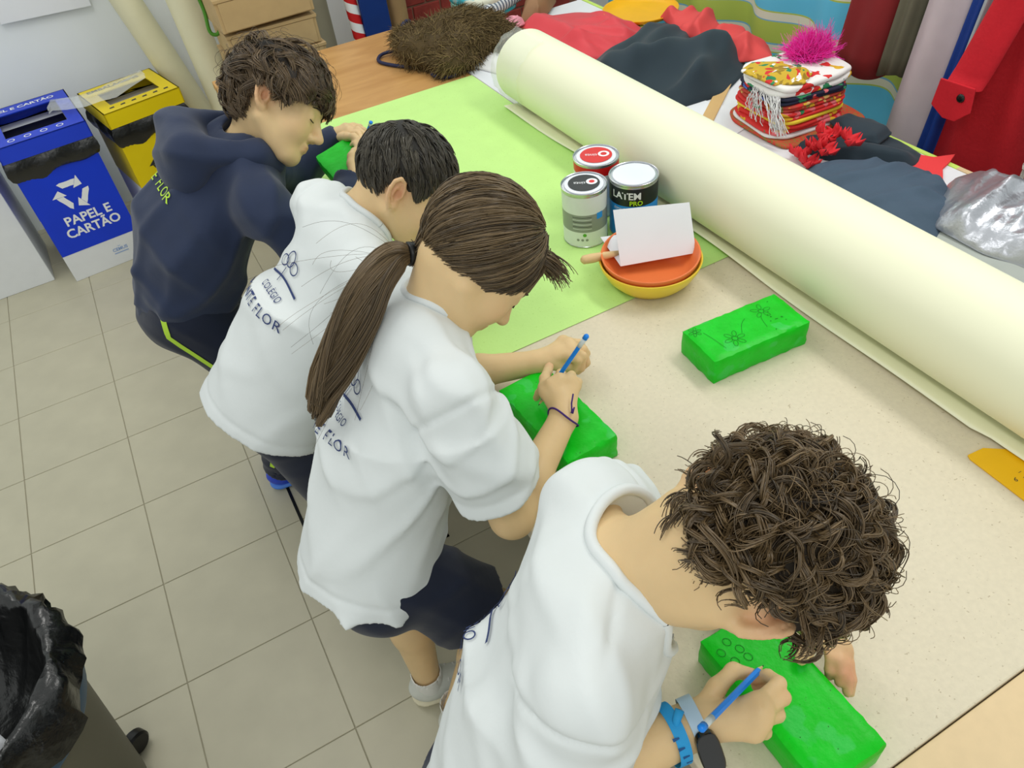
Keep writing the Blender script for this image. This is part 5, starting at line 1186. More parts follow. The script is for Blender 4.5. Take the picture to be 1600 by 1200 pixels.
    for i in range(n):
        q = d0[i]; tang = unit(np.cross(q, rg.normal(size=3))); side = np.cross(q, tang); R_c = rg.uniform(.008, .02); th = rg.uniform(0, 6) + rg.uniform(.8, 1.6) * 6.28 * t
        P[i] = H.sk + q * (H.sr + .015) + q[None] * (.016 * np.sin(t * 2.4) + R_c * t * np.cos(th))[:, None] + tang[None] * (.045 * t)[:, None] + side[None] * (R_c * t * np.sin(th))[:, None]
    strands('stray_curls', H.W(P), np.full(K, .00045), M_h, hr)

# ============================================================ child 2: short dark hair
def short_hair():
    root = person('child with short straight dark hair in white T-shirt behind the girl', (.01, 1.33, 0))
    H = Head((0.4136, 1.3048, 1.0854), (.628, -.454, -.629), (.704, -.014, .711), 1.0, True)
    nb = A3((0.2951, 1.3182, 1.0199)); Rs = A3((.262, 1.150, .985)); Ls = A3((.258, 1.440, 1.000)); hip = A3((.035, 1.320, .690))
    a, l, f = torso_axes(nb, hip, Ls, Rs); Re = A3((.325, 1.135, .800)); Rw = A3((.43, 1.22, .796)); Le = A3((.335, 1.485, .795)); Lw = A3((.45, 1.40, .796))
    B = Build(); H.prims(B, 1.08); B.add(rcone(H.P(-.03, 0, -.035), nb + f * .012 - a * .01, .050, .043), .03)
    B.add(rcone(nb - a * .034 + f * .012, Ls * .6 + nb * .4 - a * .012, .043, .030), .03).add(rcone(nb - a * .034 + f * .012, Rs * .6 + nb * .4 - a * .012, .043, .030), .03)
    ch = nb - a * .12; B.add(rcone(ch, hip + a * .03, .110, .110, f, .62), .04).add(rcone(nb - a * .05, ch, .075, .110, f, .7), .04)
    arm(B, Rs, Re, Rw); arm(B, Ls, Le, Lw)
    for W_, sg in ((Rw, 1), (Lw, -1)):
        fw = A3((1, sg * .15, -.05)); fw = unit(fw); sdv = unit(np.cross((0, 0, 1), fw)); m4 = [W_ + fw * .062 + sdv * (sg * (1.5 - i) * .016) for i in range(4)]
        hand(B, W_, m4, [[m_ + fw * .028 + A3((0, 0, -.004)), m_ + fw * .042 + A3((0, 0, -.022)), m_ + fw * .030 + A3((0, 0, -.034))] for m_ in m4], [W_ + fw * .02 + sdv * sg * .02, W_ + fw * .045 + sdv * sg * .034, W_ + fw * .07 + sdv * sg * .026 + A3((0, 0, -.015))])
    lh = hip + l * .062 - a * .03; rh = hip - l * .062 - a * .03; lk = A3((.09, 1.42, .37)); rk = A3((.07, 1.25, .37)); la = A3((.05, 1.43, .08)); ra = A3((.03, 1.24, .08))
    for h_, k_, n_ in ((lh, lk, la), (rh, rk, ra)): B.add(rcone(h_, k_, .060, .05), .02).add(rcone(k_, n_, .048, .03), .02)
    body = finish_body(B, H, root, .0027); face_lines(H, body)
    T = Build(); mid = nb - a * .25 - f * .014; hem = hip - a * .062 - f * .006
    T.add(rcone(nb - a * .095, mid, .118, .130, f, .66), .05).add(frustum(mid + a * .04, hem, .130, .152, f, .88, hollow=.9, th=.014), .05)
    T.add(rcone(Ls * .85 + nb * .15 - a * .014, Rs * .85 + nb * .15 - a * .016, .046, .046), .045).add(rcone(nb - a * .05 + l * .05, nb - a * .05 - l * .05, .050, .050), .05)
    for S_, E_, fr in ((Rs, Re, .85), (Ls, Le, .85)): sleeve(T, S_, E_, fr)
    n_ = unit(unit(H.c - nb) * .40 + a); F = T.field(.0045); F.warp(wrinkle(.0055, [((.3, .2, 1), 27), ((1, -.5, .4), 30), ((.1, 1, .3), 25)], 15)); seam(F, hem + a * .024, a, .18, .0045, .0028); seam(F, Ls * .9 + nb * .1, Ls - nb, .10); col = neckline(F, nb + f * .030, n_, .066, .074, .10, None); shirt = sdf_obj('t_shirt', F, M_tee, root, 2); col(shirt)
    pr = monogram(1.1) + letters('COLÉGIO', .018, -.002, .006) + letters('MONTE FLOR', .029, .0, -.022)
    wrap_print('shirt_print', pr, tuple(nb - a * .20 - f * .10), -l, a, shirt, M_inkblue, shirt)
    S = Build(); S.add(rcone(hip + a * .05, hip - a * .04, .098, .104, f, .8), .03)
    for h_, k_, n2 in ((lh, lk, la), (rh, rk, ra)): S.add(rcone(h_ - A3((0, 0, .03)), k_, .074, .068), .02).add(frustum(k_, n2 + A3((0, 0, -.02)), .071, .062, hollow=.8, th=.006), .02)
    F = S.field(.005); F.warp(wrinkle(.004, [((.2, .3, 1), 40), ((1, .2, .6), 34)], 16)); sdf_obj('trousers', F, M_npants, root, 1)
    M_sh = mat('dark_trainer', (.16, .18, .22), .6, .06, 40); M_so = mat('pale_sole', (.8, .8, .8), .6)
    for ank in (la, ra): trainer(root, (ank[0] - .05, ank[1], 0), (ank[0] + .165, ank[1], 0), None, M_sh, M_so, M_so)
    M_h = hair_mat('dark_hair', (.11, .10, .075), (.33, .305, .25), .34, .55); hr = hair_cap('hair', H, root, mat('dark_hair_base', (.09, .078, .055), .6, .15, 60), .006, -.006); tag(hr, kind='stuff'); rg = np.random.default_rng(5)
    P, rnd = flow_hair(H, 5200, 8, (.030, .045), .0075, .0012, .7, rg, clump=14, jit=.16, low=-.006, fwd=.2); strands('hair_strands', P, np.linspace(.0011, .0005, 8), M_h, hr, rnd=rnd)

# ============================================================ child 1: navy hoodie
def hoodie():
    root = person('wavy-haired child in navy hoodie and tracksuit at the far end', (-.06, 1.76, 0))
    H = Head((0.2832, 1.7197, 1.1095), (.674, -.552, -.492), (.706, .325, .604), 1.06)
    nb = A3((0.1934, 1.7354, 1.0438)); Rs = A3((.165, 1.572, .968)); Ls = A3((.185, 1.895, .985)); hip = A3((-.050, 1.765, .735))
    a, l, f = torso_axes(nb, hip, Ls, Rs); Re = A3((.250, 1.500, .785)); Rw = A3((0.4005, 1.7098, 0.8800)); Le = A3((.30, 1.985, .800)); Lw = A3((0.4483, 1.9546, 0.8900))
    B = Build(); H.prims(B, .95); B.add(rcone(H.P(-.03, 0, -.035), nb + f * .012 - a * .01, .050, .043), .03)
    B.add(rcone(nb - a * .034 + f * .012, Ls * .6 + nb * .4 - a * .012, .043, .030), .03).add(rcone(nb - a * .034 + f * .012, Rs * .6 + nb * .4 - a * .012, .043, .030), .03)
    ch = nb - a * .12; B.add(rcone(ch, hip + a * .03, .105, .105, f, .62), .04).add(rcone(nb - a * .05, ch, .07, .105, f, .7), .04)
    arm(B, Rs, Re, Rw); arm(B, Ls, Le, Lw)
    hand(B, Rw, [A3((0.4424, 1.7690, 0.9110)), A3((0.4542, 1.7671, 0.9130)), A3((0.4642, 1.7643, 0.9090)), A3((0.4713, 1.7611, 0.9010))], [[A3((0.4510, 1.7868, 0.9250)), A3((0.4542, 1.8151, 0.9230)), A3((0.4503, 1.8349, 0.9130))], [A3((0.4651, 1.7923, 0.9250)), A3((0.4732, 1.8314, 0.9190)), A3((0.4680, 1.8524, 0.9090))], [A3((0.4763, 1.7893, 0.9190)), A3((0.4883, 1.8347, 0.9110)), A3((0.4847, 1.8582, 0.9030))], [A3((0.4834, 1.7825, 0.9090)), A3((0.4968, 1.8263, 0.9010)), A3((0.4933, 1.8488, 0.8950))]], [A3((0.4061, 1.7109, 0.9000)), A3((0.4131, 1.7389, 0.9130)), A3((0.4222, 1.7566, 0.9230)), A3((0.4371, 1.7771, 0.9250))])
    hand(B, Lw, [A3((0.4715, 1.9036, 0.9110)), A3((0.4743, 1.9147, 0.9130)), A3((0.4752, 1.9334, 0.9110)), A3((0.4756, 1.9586, 0.9050))], [[A3((0.4837, 1.8671, 0.9210)), A3((0.4809, 1.8391, 0.9170)), A3((0.4747, 1.8340, 0.9070))], [A3((0.4903, 1.8893, 0.9210)), A3((0.4977, 1.8670, 0.9130)), A3((0.4952, 1.8590, 0.9010))], [A3((0.4949, 1.9202, 0.9150)), A3((0.5103, 1.9100, 0.9050)), A3((0.5118, 1.8979, 0.8930))], [A3((0.4952, 1.9509, 0.9070)), A3((0.5135, 1.9525, 0.8970)), A3((0.5165, 1.9379, 0.8870))]], [A3((0.4454, 1.9084, 0.9070)), A3((0.4528, 1.8711, 0.9190)), A3((0.4620, 1.8426, 0.9270)), A3((0.4660, 1.8221, 0.9250))])
    lh = hip + l * .062 - a * .03; rh = hip - l * .062 - a * .03; lk = A3((.03, 1.86, .39)); rk = A3((.055, 1.66, .38)); la = A3((-.01, 1.88, .09)); ra = A3((-.035, 1.735, .09))
    for h_, k_, n_ in ((lh, lk, la), (rh, rk, ra)): B.add(rcone(h_, k_, .060, .05), .02).add(rcone(k_, n_, .048, .03), .02)
    body = finish_body(B, H, root, .0033); face_lines(H, body)
    # hooded sweatshirt
    T = Build(); mid = nb - a * .24 - f * .040; hem = hip - a * .015 - f * .01
    T.add(rcone(nb - a * .085, mid, .125, .150, f, .72), .06).add(rcone(mid, hem + a * .03, .150, .144, f, .78), .05).add(frustum(hem + a * .04, hem - a * .035, .136, .130, f, .76, hollow=.5, th=.008), .015)
    T.add(rcone(Ls * .86 + nb * .14 - a * .01, Rs * .86 + nb * .14 - a * .014, .051, .051), .05).add(rcone(nb - a * .045 + l * .05, nb - a * .045 - l * .05, .056, .056), .05)
    for S_, E_, W_ in ((Rs, Re, Rw), (Ls, Le, Lw)):
        T.add(rcone(S_, E_, .050, .056), .05).add(rcone(E_, E_ * .15 + W_ * .85, .054, .040), .03).add(frustum(E_ * .2 + W_ * .8, E_ * -.02 + W_ * 1.02, .036, .033, hollow=.6, th=.006), .01)
    n_ = unit(H.c - nb); T.sub(rcone(nb + n_ * .012, nb + n_ * .14, .060, .085), .006)
    F = T.field(.005); F.warp(wrinkle(.0100, [((.3, .2, 1), 26), ((1, -.4, .5), 24), ((.1, 1, .3), 22), ((.5, .3, -.8), 30)], 21)); hd = sdf_obj('sweatshirt', F, M_hood, root, 2)
    # hood lying on the back
    Hd = Build(); hb = nb - f * .035 - a * .0; 
    Hd.add(rcone(nb + l * .075 + n_ * .012, nb - f * .115 + l * .062 + a * -.038, .030, .032), .03).add(rcone(nb - l * .075 + n_ * .012, nb - f * .115 - l * .062 + a * -.038, .030, .032), .03).add(rcone(nb - f * .135 + l * .060 + a * -.038, nb - f * .135 - l * .060 + a * -.038, .034, .034), .03)
    Hd.add(ellip(nb - f * .105 - a * .080, np.array([f, l, a]), (.062, .100, .075)), .03).add(rcone(nb + l * .07 + f * .05, nb + l * .085 + n_ * .01, .024, .03), .02).add(rcone(nb - l * .07 + f * .05, nb - l * .085 + n_ * .01, .024, .03), .02)
    Hd.sub(ellip(nb - f * .055 + n_ * .045 - a * .012, np.array([f, l, n_]), (.085, .066, .058)), .012)
    F = Hd.field(.0045); F.warp(wrinkle(.006, [((.2, .3, 1), 34), ((1, .2, .5), 28)], 23)); sdf_obj('hood', F, M_hood, hd, 2)
    wrap_print('back_print', letters('MONTE FLOR', .033, .0, .0), tuple(nb - a * .150 - f * .12 + l * .025), -l, a, hd, M_limetrim, hd)
    MB().box((-.006, -.004, -.007), (.006, .004, .007), Matrix.Translation(tuple(hem - l * .128 - a * .02 - f * .01))).build('label_tab', M_limetrim, hd, bevel=.001)
    S = Build(); S.add(rcone(hip + a * .05, hip - a * .05, .118, .124, f, .84), .04)
    for h_, k_, n2 in ((lh, lk, la), (rh, rk, ra)): S.add(rcone(h_, k_, .092, .070), .03).add(frustum(k_, n2 + A3((0, 0, -.02)), .068, .054, hollow=.8, th=.006), .02)
    F = S.field(.005); F.warp(wrinkle(.004, [((.2, .3, 1), 40), ((1, .2, .6), 34)], 26)); tr = sdf_obj('trousers', F, M_npants, root, 1)
    bv = BVHTree.FromPolygons([v.co for v in tr.data.vertices], [p.vertices for p in tr.data.polygons])
    def stripe(pts, w_):
        V = []; F2 = []; pts = [A3(p) for p in pts]; out = []
        for i in range(len(pts) - 1):
            for q in np.linspace(0, 1, 10, endpoint=(i == len(pts) - 2)): out.append(pts[i] * (1 - q) + pts[i + 1] * q)
        for i, p in enumerate(out):
            t_ = unit(out[min(i + 1, len(out) - 1)] - out[max(i - 1, 0)]); vd = unit(A3((0, 0, 1.79)) - p) ; vd = unit(A3((-.35, -1, .25))); s_ = unit(np.cross(t_, vd))
            for e in (-1, 0, 1):
                o_ = Vector(p + s_ * e * w_ + vd * .2); h_ = bv.ray_cast(o_, Vector(-vd), .4); V.append(tuple(h_[0] + Vector(vd) * .0025) if h_[0] else tuple(p + vd * .09))
        for i in range(len(out) - 1):
            for e in range(2): F2.append((i * 3 + e, i * 3 + e + 1, i * 3 + 4 + e, i * 3 + 3 + e))
        add_mesh('side_stripe', V, F2, M_limetrim, tr, True)
    stripe([rh + a * .05 - f * .075, rh - A3((0, 0, .06)) - f * .055, rk - A3((.01, 0, 0)), ra + A3((-.005, 0, .03))], .007)
    M_sh = mat('blue_trainer', (.10, .26, .80), .45, .05, 30, coat=.2); M_so = mat('light_blue_sole', (.30, .52, .88), .5)
    for ank in (la, ra): trainer(root, (ank[0] - .055, ank[1], 0), (ank[0] + .165, ank[1] - .02, 0), None, M_sh, M_so, M_sh)
    M_h = hair_mat('wavy_hair', (.17, .13, .085), (.47, .385, .275), .36, .5); hr = hair_cap('hair', H, root, mat('wavy_hair_base', (.13, .10, .065), .6, .15, 60), .013, -.006); tag(hr, kind='stuff'); rg = np.random.default_rng(55)
    P, rnd = flow_hair(H, 4600, 14, (.055, .090), .021, .0095, 1.25, rg, clump=18, jit=.5, low=-.004, fwd=.30, crown=(-.35, .1, .93), drop=(.040, .036, .028, .022, .024, .024, .02)); strands('hair_strands', P, np.linspace(.0013, .0006, 14), M_h, hr, rnd=rnd)
    P, rnd = flow_hair(H, 260, 16, (.07, .10), .026, .013, 1.5, rg, clump=0, jit=.6, low=.0, fwd=.3, crown=(-.35, .1, .93)); strands('stray_hairs', P, np.full(16, .0004), M_h, hr, rnd=rnd)
    pencil('blue pencil held upright by the child in the hoodie', (0.4679, 1.8064, 0.9150), (0.4946, 1.7683, 0.9850), .0042)

girl(); curly(); short_hair(); hoodie()
# ------------------------------------------------------------------ costumes on the right table
def floral(name, base, cols, scale=38, amount=0.55):
    m = bpy.data.materials.new(name); m.use_nodes = True; N = m.node_tree.nodes; L = m.node_tree.links; b = N['Principled BSDF']; b.inputs['Roughness'].default_value = .75
    tc = N.new('ShaderNodeTexCoord'); nz = N.new('ShaderNodeTexNoise'); nz.inputs['Scale'].default_value = 22; L.new(tc.outputs['Object'], nz.inputs['Vector'])
    mx0 = N.new('ShaderNodeMixRGB'); mx0.inputs[0].default_value = .06; L.new(tc.outputs['Object'], mx0.inputs[1]); L.new(nz.outputs['Color'], mx0.inputs[2])
    vo = N.new('ShaderNodeTexVoronoi'); vo.inputs['Scale'].default_value = scale; L.new(mx0.outputs[0], vo.inputs['Vector'])
    sep = N.new('ShaderNodeSeparateColor'); L.new(vo.outputs['Color'], sep.inputs[0])
    rp = N.new('ShaderNodeValToRGB'); rp.color_ramp.interpolation = 'CONSTANT'; e = rp.color_ramp.elements; e[0].position = 0; e[0].color = lin(base); e[1].position = 1 - amount; e[1].color = lin(cols[0])
    for i, c in enumerate(cols[1:]): q = e.new(1 - amount + amount * (i + 1) / len(cols)); q.color = lin(c)
    L.new(sep.outputs[0], rp.inputs[0])
    d = N.new('ShaderNodeValToRGB'); d.color_ramp.interpolation = 'CONSTANT'; d.color_ramp.elements[0].color = (1, 1, 1, 1); d.color_ramp.elements[1].position = .55; d.color_ramp.elements[1].color = (0, 0, 0, 1); L.new(vo.outputs['Distance'], d.inputs[0])
    mx = N.new('ShaderNodeMixRGB'); L.new(d.outputs[0], mx.inputs[0]); mx.inputs[1].default_value = lin(base); L.new(rp.outputs[0], mx.inputs[2]); L.new(mx.outputs[0], b.inputs['Base Color'])
    return m

def folded(name, label, cx, cy, z, sx, sy, h, rot, m_, layers=2, cat='shawl', group=None, sag=0.0, seed=0):
    """folded cloth: soft flat slab whose front edge shows the folds"""
    rg = np.random.default_rng(seed); t = thing(name, label, cat, (cx, cy, z), group); c, s = math.cos(rot), math.sin(rot)
    for q in range(layers):
        n = 64; V = []; F = []; hh = h / layers; z0 = z + q * hh; lev = [(0, .94), (.12, .985), (.35, 1.0), (.65, 1.0), (.88, .985), (1, .94)]; ph = rg.uniform(0, 6, 4)
        e = 4.5
        for (lz, ls) in lev:
            for k in range(n):
                a = 2 * math.pi * k / n; ca, sa = math.cos(a), math.sin(a); x = sx / 2 * np.sign(ca) * abs(ca) ** (2 / e); y = sy / 2 * np.sign(sa) * abs(sa) ** (2 / e)
                wv = 1 + .018 * math.sin(3 * a + ph[0]) + .012 * math.sin(7 * a + ph[1]); x *= ls * wv; y *= ls * wv
                dz = sag * ((x / sx * 2) ** 2) * -1 + .15 * hh * math.sin(4 * a + ph[2])
                V.append((cx + c * x - s * y, cy + s * x + c * y, max(z0 + lz * hh + dz * (lz > 0), z + .0002)))
        L_ = len(lev)
        for i in range(L_ - 1):
            for k in range(n): k2 = (k + 1) % n; F.append((i * n + k, i * n + k2, (i + 1) * n + k2, (i + 1) * n + k))
        F.append(tuple(range(n - 1, -1, -1))); 
        # domed top in rings
        st = (L_ - 1) * n; prev = st
        for rr in (.7, .4, .1):
            for k in range(n): v = V[st + k]; V.append((cx + (v[0] - cx) * rr, cy + (v[1] - cy) * rr, v[2] + hh * .10 * math.sin(k * .4 + ph[3]) * rr))
            cur = len(V) - n
            for k in range(n): k2 = (k + 1) % n; F.append((prev + k, prev + k2, cur + k2, cur + k))
            prev = cur
        F.append(tuple(range(prev, prev + n)))
        o = add_mesh('fold', V, F, m_ if not isinstance(m_, list) else m_[q % len(m_)], t, False); smooth_by_angle(o, 50)
    return t

red, yel, grn, wht, pnk, nav, blu, olv = (.83, .16, .15), (.86, .68, .12), (.15, .52, .33), (.92, .91, .90), (.87, .42, .45), (.09, .11, .22), (.32, .42, .76), (.50, .52, .22)
F_red = floral('red_floral', red, [yel, red, grn, pnk], 45, .5); F_white = floral('white_floral', wht, [red, grn, yel, wht], 34, .5); F_nav = floral('navy_floral', nav, [grn, pnk, red, blu], 40, .5)
F_rust = floral('rust_floral', (.72, .24, .18), [yel, olv, (.85, .70, .4), red], 60, .7); F_yel = floral('yellow_floral', (.80, .66, .16), [wht, (.60, .48, .08), red, grn], 60, .7)
M_redtab = mat('red_green_weave', (.80, .22, .18), .75, .1, 20, color2=(.53, .48, .22), stretch=(30, 4, 4), sharp=True); M_white_c = mat('white_cloth', (.90, .90, .90), .75, .03); M_yel_c = mat('yellow_cloth', (.93, .82, .22), .7)
GR = 'folded floral shawls in a pile'; sxc, syc, srot = 1.575, 1.465, -0.08
folded('folded_shawl', 'red and olive striped shawl spread lowest in the shawl pile', sxc + .02, syc - .005, TZ + .0005, .30, .285, .012, srot + .02, M_redtab, 1, 'shawl', GR, seed=1)
folded('folded_shawl', 'white-edged floral shawl second from the bottom of the pile', sxc - .01, syc, TZ + .0128, .24, .22, .022, srot - .05, [M_white_c, F_red], 2, 'shawl', GR, seed=2)
folded('folded_shawl', 'red floral shawl with a yellow fold in the pile', sxc, syc, TZ + .0352, .235, .215, .024, srot + .05, [F_red, M_yel_c], 2, 'shawl', GR, seed=3)
folded('folded_shawl', 'bright red shawl in the middle of the pile', sxc - .005, syc + .003, TZ + .0596, .235, .22, .020, srot, [F_red, F_red], 2, 'shawl', GR, seed=4)
folded('folded_shawl', 'rust coloured floral shawl under the navy one', sxc, syc + .002, TZ + .0800, .235, .21, .018, srot + .03, [F_rust, F_rust], 2, 'shawl', GR, seed=5)
folded('folded_shawl', 'navy floral shawl just below the topmost shawl', sxc - .003, syc, TZ + .0984, .235, .205, .020, srot - .04, [F_nav, F_nav], 2, 'shawl', GR, seed=6)
top = folded('folded_shawl', 'white and yellow fringed floral shawl on top of the pile', sxc + .002, syc, TZ + .1188, .245, .20, .030, srot, [F_white, F_white], 2, 'shawl', GR, seed=7)
# yellow flowered corner and the fringe of the top shawl
FR = np.zeros((46, 12, 3)); rg = np.random.default_rng(3)
for i in range(46):
    u = i / 45; s0 = A3((sxc - .118, syc - .075 + .10 * u, TZ + .125)); L_ = .05 + .09 * rg.random() if i < 26 else .13
    end = s0 + A3((-.022, -.015 + .02 * rg.normal(), -.03 - .05 * rg.random())) if i >= 26 else A3((sxc - .135 + .01 * rg.normal(), syc - .10 + .012 * rg.normal(), TZ + .035 + .02 * rg.random()))
    mid = (s0 + end) / 2 + A3((-.02, -.01, .02))
    for k in range(12): t = k / 11; FR[i, k] = (1 - t) ** 2 * s0 + 2 * t * (1 - t) * mid + t * t * end + .0015 * rg.normal(size=3) * (k > 0)
strands('fringe', FR, np.full(12, .0013), M_white_c, top)
o = blob_cloth('shawl_corner', [(sxc - .125, syc - .05), (sxc - .06, syc - .095), (sxc + .0, syc - .06), (sxc - .02, syc + .05), (sxc - .07, syc + .09), (sxc - .128, syc + .07)], TZ + .1495, .012, F_yel, top, folds=4, famp=.006, seed=4)
# pink feather tuft
fc = A3((sxc + .075, syc + .03, TZ + .155)); rg = np.random.default_rng(12); n = 2600; D = rg.normal(size=(n, 3)); D[:, 2] = np.abs(D[:, 2]) * .9 - .05; D /= np.linalg.norm(D, axis=1, keepdims=True)
Lh = .024 + .034 * rg.random(n) + .02 * (D[:, 2] > .8) * rg.random(n); root = fc + rg.normal(size=(n, 3)) * A3((.022, .016, .004)); root[:, 2] = np.maximum(root[:, 2], TZ + .150); tt = np.linspace(0, 1, 5)
Pth = root[:, None, :] + D[:, None, :] * (Lh[:, None] * tt)[..., None] + (rg.normal(size=(n, 3)) * .008)[:, None, :] * (tt ** 2)[None, :, None]
ft = strands('feather_tuft', Pth, np.array([.0010, .0009, .0008, .0006, .0003]), hair_mat('pink_feather', (.97, .05, .62), (1.0, .35, .82), .7, .2)); tag(ft, 'fluffy magenta feather tuft on top of the shawl pile', 'feather', kind=None)

M_redc = mat('red_satin', (.85, .24, .28), .55, .04, 8, sheen=.1); M_navy = mat('navy_cloth', (.135, .195, .235), .8, .05, 10, sheen=.1); M_slate = mat('slate_crepe', (.27, .34, .41), .85, .05, 12, bump=.5, bscale=30)
tag(blob_cloth('red_cape', [(1.30, 2.50), (1.36, 2.62), (1.46, 2.66), (1.60, 2.60), (1.665, 2.52), (1.69, 2.33), (1.655, 2.20), (1.60, 2.22), (1.50, 2.14), (1.36, 2.20), (1.30, 2.34)], TZ + .0005, .030, M_redc, None, folds=8, famp=.034, seed=21, p=1.6, fdir=2.4), 'crumpled red cape spread at the far end of the white table', 'cape')
sk = thing('navy_skirt', 'dark navy skirt with red lining spread behind the cream roll', 'skirt', (1.55, 1.95, TZ))
blob_cloth('skirt_panel', [(1.24, 2.06), (1.38, 2.16), (1.55, 2.24), (1.70, 2.29), (1.79, 2.27), (1.775, 2.14), (1.70, 2.04), (1.755, 1.98), (1.765, 1.86), (1.70, 1.78), (1.55, 1.70), (1.40, 1.71), (1.26, 1.80)], TZ + .0005, .034, M_navy, sk, center=(1.50, 1.99), folds=6, famp=.055, seed=22, p=2.6, fdir=.35, rings=26, nseg=150)
for i, (ou, sd) in enumerate((([(1.72, 2.14), (1.77, 2.31), (1.86, 2.28), (1.89, 2.17), (1.85, 2.06), (1.73, 2.03)], 31), ([(1.72, 2.00), (1.80, 2.05), (1.87, 1.99), (1.86, 1.86), (1.80, 1.77), (1.71, 1.82)], 32))):
    blob_cloth('red_lining', ou, TZ + .016, .030, mat('coral_lining', (.88, .30, .30), .7, .04, 9), sk, folds=5, famp=.04, seed=sd, p=2.5, fdir=.3)
nv = thing('navy_trousers', 'folded dark navy garment under the red ribbon flowers', 'clothing', (1.58, 1.21, TZ))
blob_cloth('cloth', [(1.475, 1.335), (1.52, 1.375), (1.58, 1.33), (1.645, 1.335), (1.685, 1.27), (1.695, 1.17), (1.68, 1.10), (1.62, 1.08), (1.55, 1.16), (1.49, 1.24)], TZ + .0005, .022, M_navy, nv, folds=6, famp=.014, seed=41, p=3, fdir=2.2)
blob_cloth('folded_leg', [(1.60, 1.345), (1.645, 1.345), (1.685, 1.27), (1.67, 1.20), (1.60, 1.18), (1.565, 1.25)], TZ + .03, .022, M_navy, nv, folds=3, famp=.012, seed=42, p=3)
tag(blob_cloth('slate_skirt', [(1.415, 1.24), (1.47, 1.21), (1.54, 1.16), (1.60, 1.10), (1.62, 1.02), (1.575, .93), (1.515, .875), (1.43, .84), (1.34, .86), (1.31, 1.02), (1.34, 1.18)], TZ + .0005, .050, M_slate, None, folds=10, famp=.020, seed=43, p=2.4, fdir=2.3), 'crinkled slate blue skirt heaped behind the cream roll', 'skirt')
# red felt flowers
M_fl = mat('red_felt', (.85, .15, .19), .7, .06); M_flc = mat('dark_felt', (.22, .12, .13), .8)
GF = 'red ribbon flowers in a bunch'; lab = ['nearest the slate skirt', 'at the left edge of the bunch', 'sitting highest in the bunch', 'in the middle of the bunch', 'at the back of the bunch', 'next to the cream roll', 'at the right end of the bunch']
spots = [(1.455, 1.225, .04), (1.435, 1.275, .012), (1.49, 1.275, .052), (1.465, 1.25, .035), (1.515, 1.25, .045), (1.42, 1.235, .010), (1.515, 1.205, .052)]
for i, ((x, y, dz), l_) in enumerate(zip(spots, lab)):
    rg = random.Random(i); t = thing('ribbon_flower', 'small red ribbon flower with dark centre ' + l_, 'flower', (x, y, TZ + dz), GF); R = Matrix.Rotation(rg.uniform(-.5, .5), 4, 'X') @ Matrix.Rotation(rg.uniform(-.5, .5), 4, 'Y')
    for k in range(5):
        a = 2 * math.pi * k / 5 + rg.uniform(-.2, .2); V = []; F = []
        for u in range(6):
            for v in range(5):
                s_ = u / 5; w_ = (v / 4 - .5) * .026 * math.sin(math.pi * (.15 + .8 * s_)); r = .004 + .024 * s_; z = .006 + .016 * s_ ** 2 + .010 * math.cos(v / 4 * 6.28) * s_ + .004 * math.sin(a * 3)
                V.append(tuple(Matrix.Translation((x, y, TZ + dz)) @ R @ Vector((r * math.cos(a) - w_ * math.sin(a), r * math.sin(a) + w_ * math.cos(a), z))))
        for u in range(5):
            for v in range(4): q = u * 5 + v; F.append((q, q + 5, q + 6, q + 1))
        o = add_mesh('petal', V, F, M_fl, t, True); md = o.modifiers.new('s', 'SOLIDIFY'); md.thickness = .0015
    MB().lathe([(.0065, 0), (.006, .004), (.003, .007), (0, .0075)], (0, 0, .006), 12, Matrix.Translation((x, y, TZ + dz)) @ R).build('centre', M_flc, t, True)
# red foam shape
o = MB().prism([(1.598, 1.118), (1.64, 1.135), (1.672, 1.125), (1.693, 1.085), (1.742, 1.063), (1.70, 1.045), (1.665, 1.035), (1.60, .98), (1.555, .95), (1.57, 1.02)], TZ + .0005, TZ + .006).build('foam_cutout', mat('red_foam', (.90, .24, .25), .7, .02), None, bevel=.001); tag(o, 'flat red foam cut-out with pointed corners beside the slate skirt', 'foam')
# silver garment
sg = thing('silver_jacket', 'shiny silver folded costume at the right edge', 'jacket', (1.5, .75, TZ)); M_sil = mat('silver_lame', (.74, .75, .78), .32, .05, 10, metal=.75, bump=.9, bscale=30); M_gry = mat('grey_lining', (.66, .68, .66), .8, .04)
blob_cloth('silver_fabric', [(1.43, .87), (1.52, .93), (1.60, .97), (1.68, .96), (1.70, .80), (1.69, .60), (1.56, .55), (1.46, .62), (1.425, .74)], TZ + .016, .055, M_sil, sg, folds=12, famp=.022, seed=51, p=3)
blob_cloth('lining', [(1.415, .865), (1.50, .90), (1.62, .94), (1.69, .90), (1.69, .58), (1.54, .52), (1.42, .60), (1.395, .74)], TZ + .0005, .022, M_gry, sg, folds=9, famp=.008, seed=52, p=5)
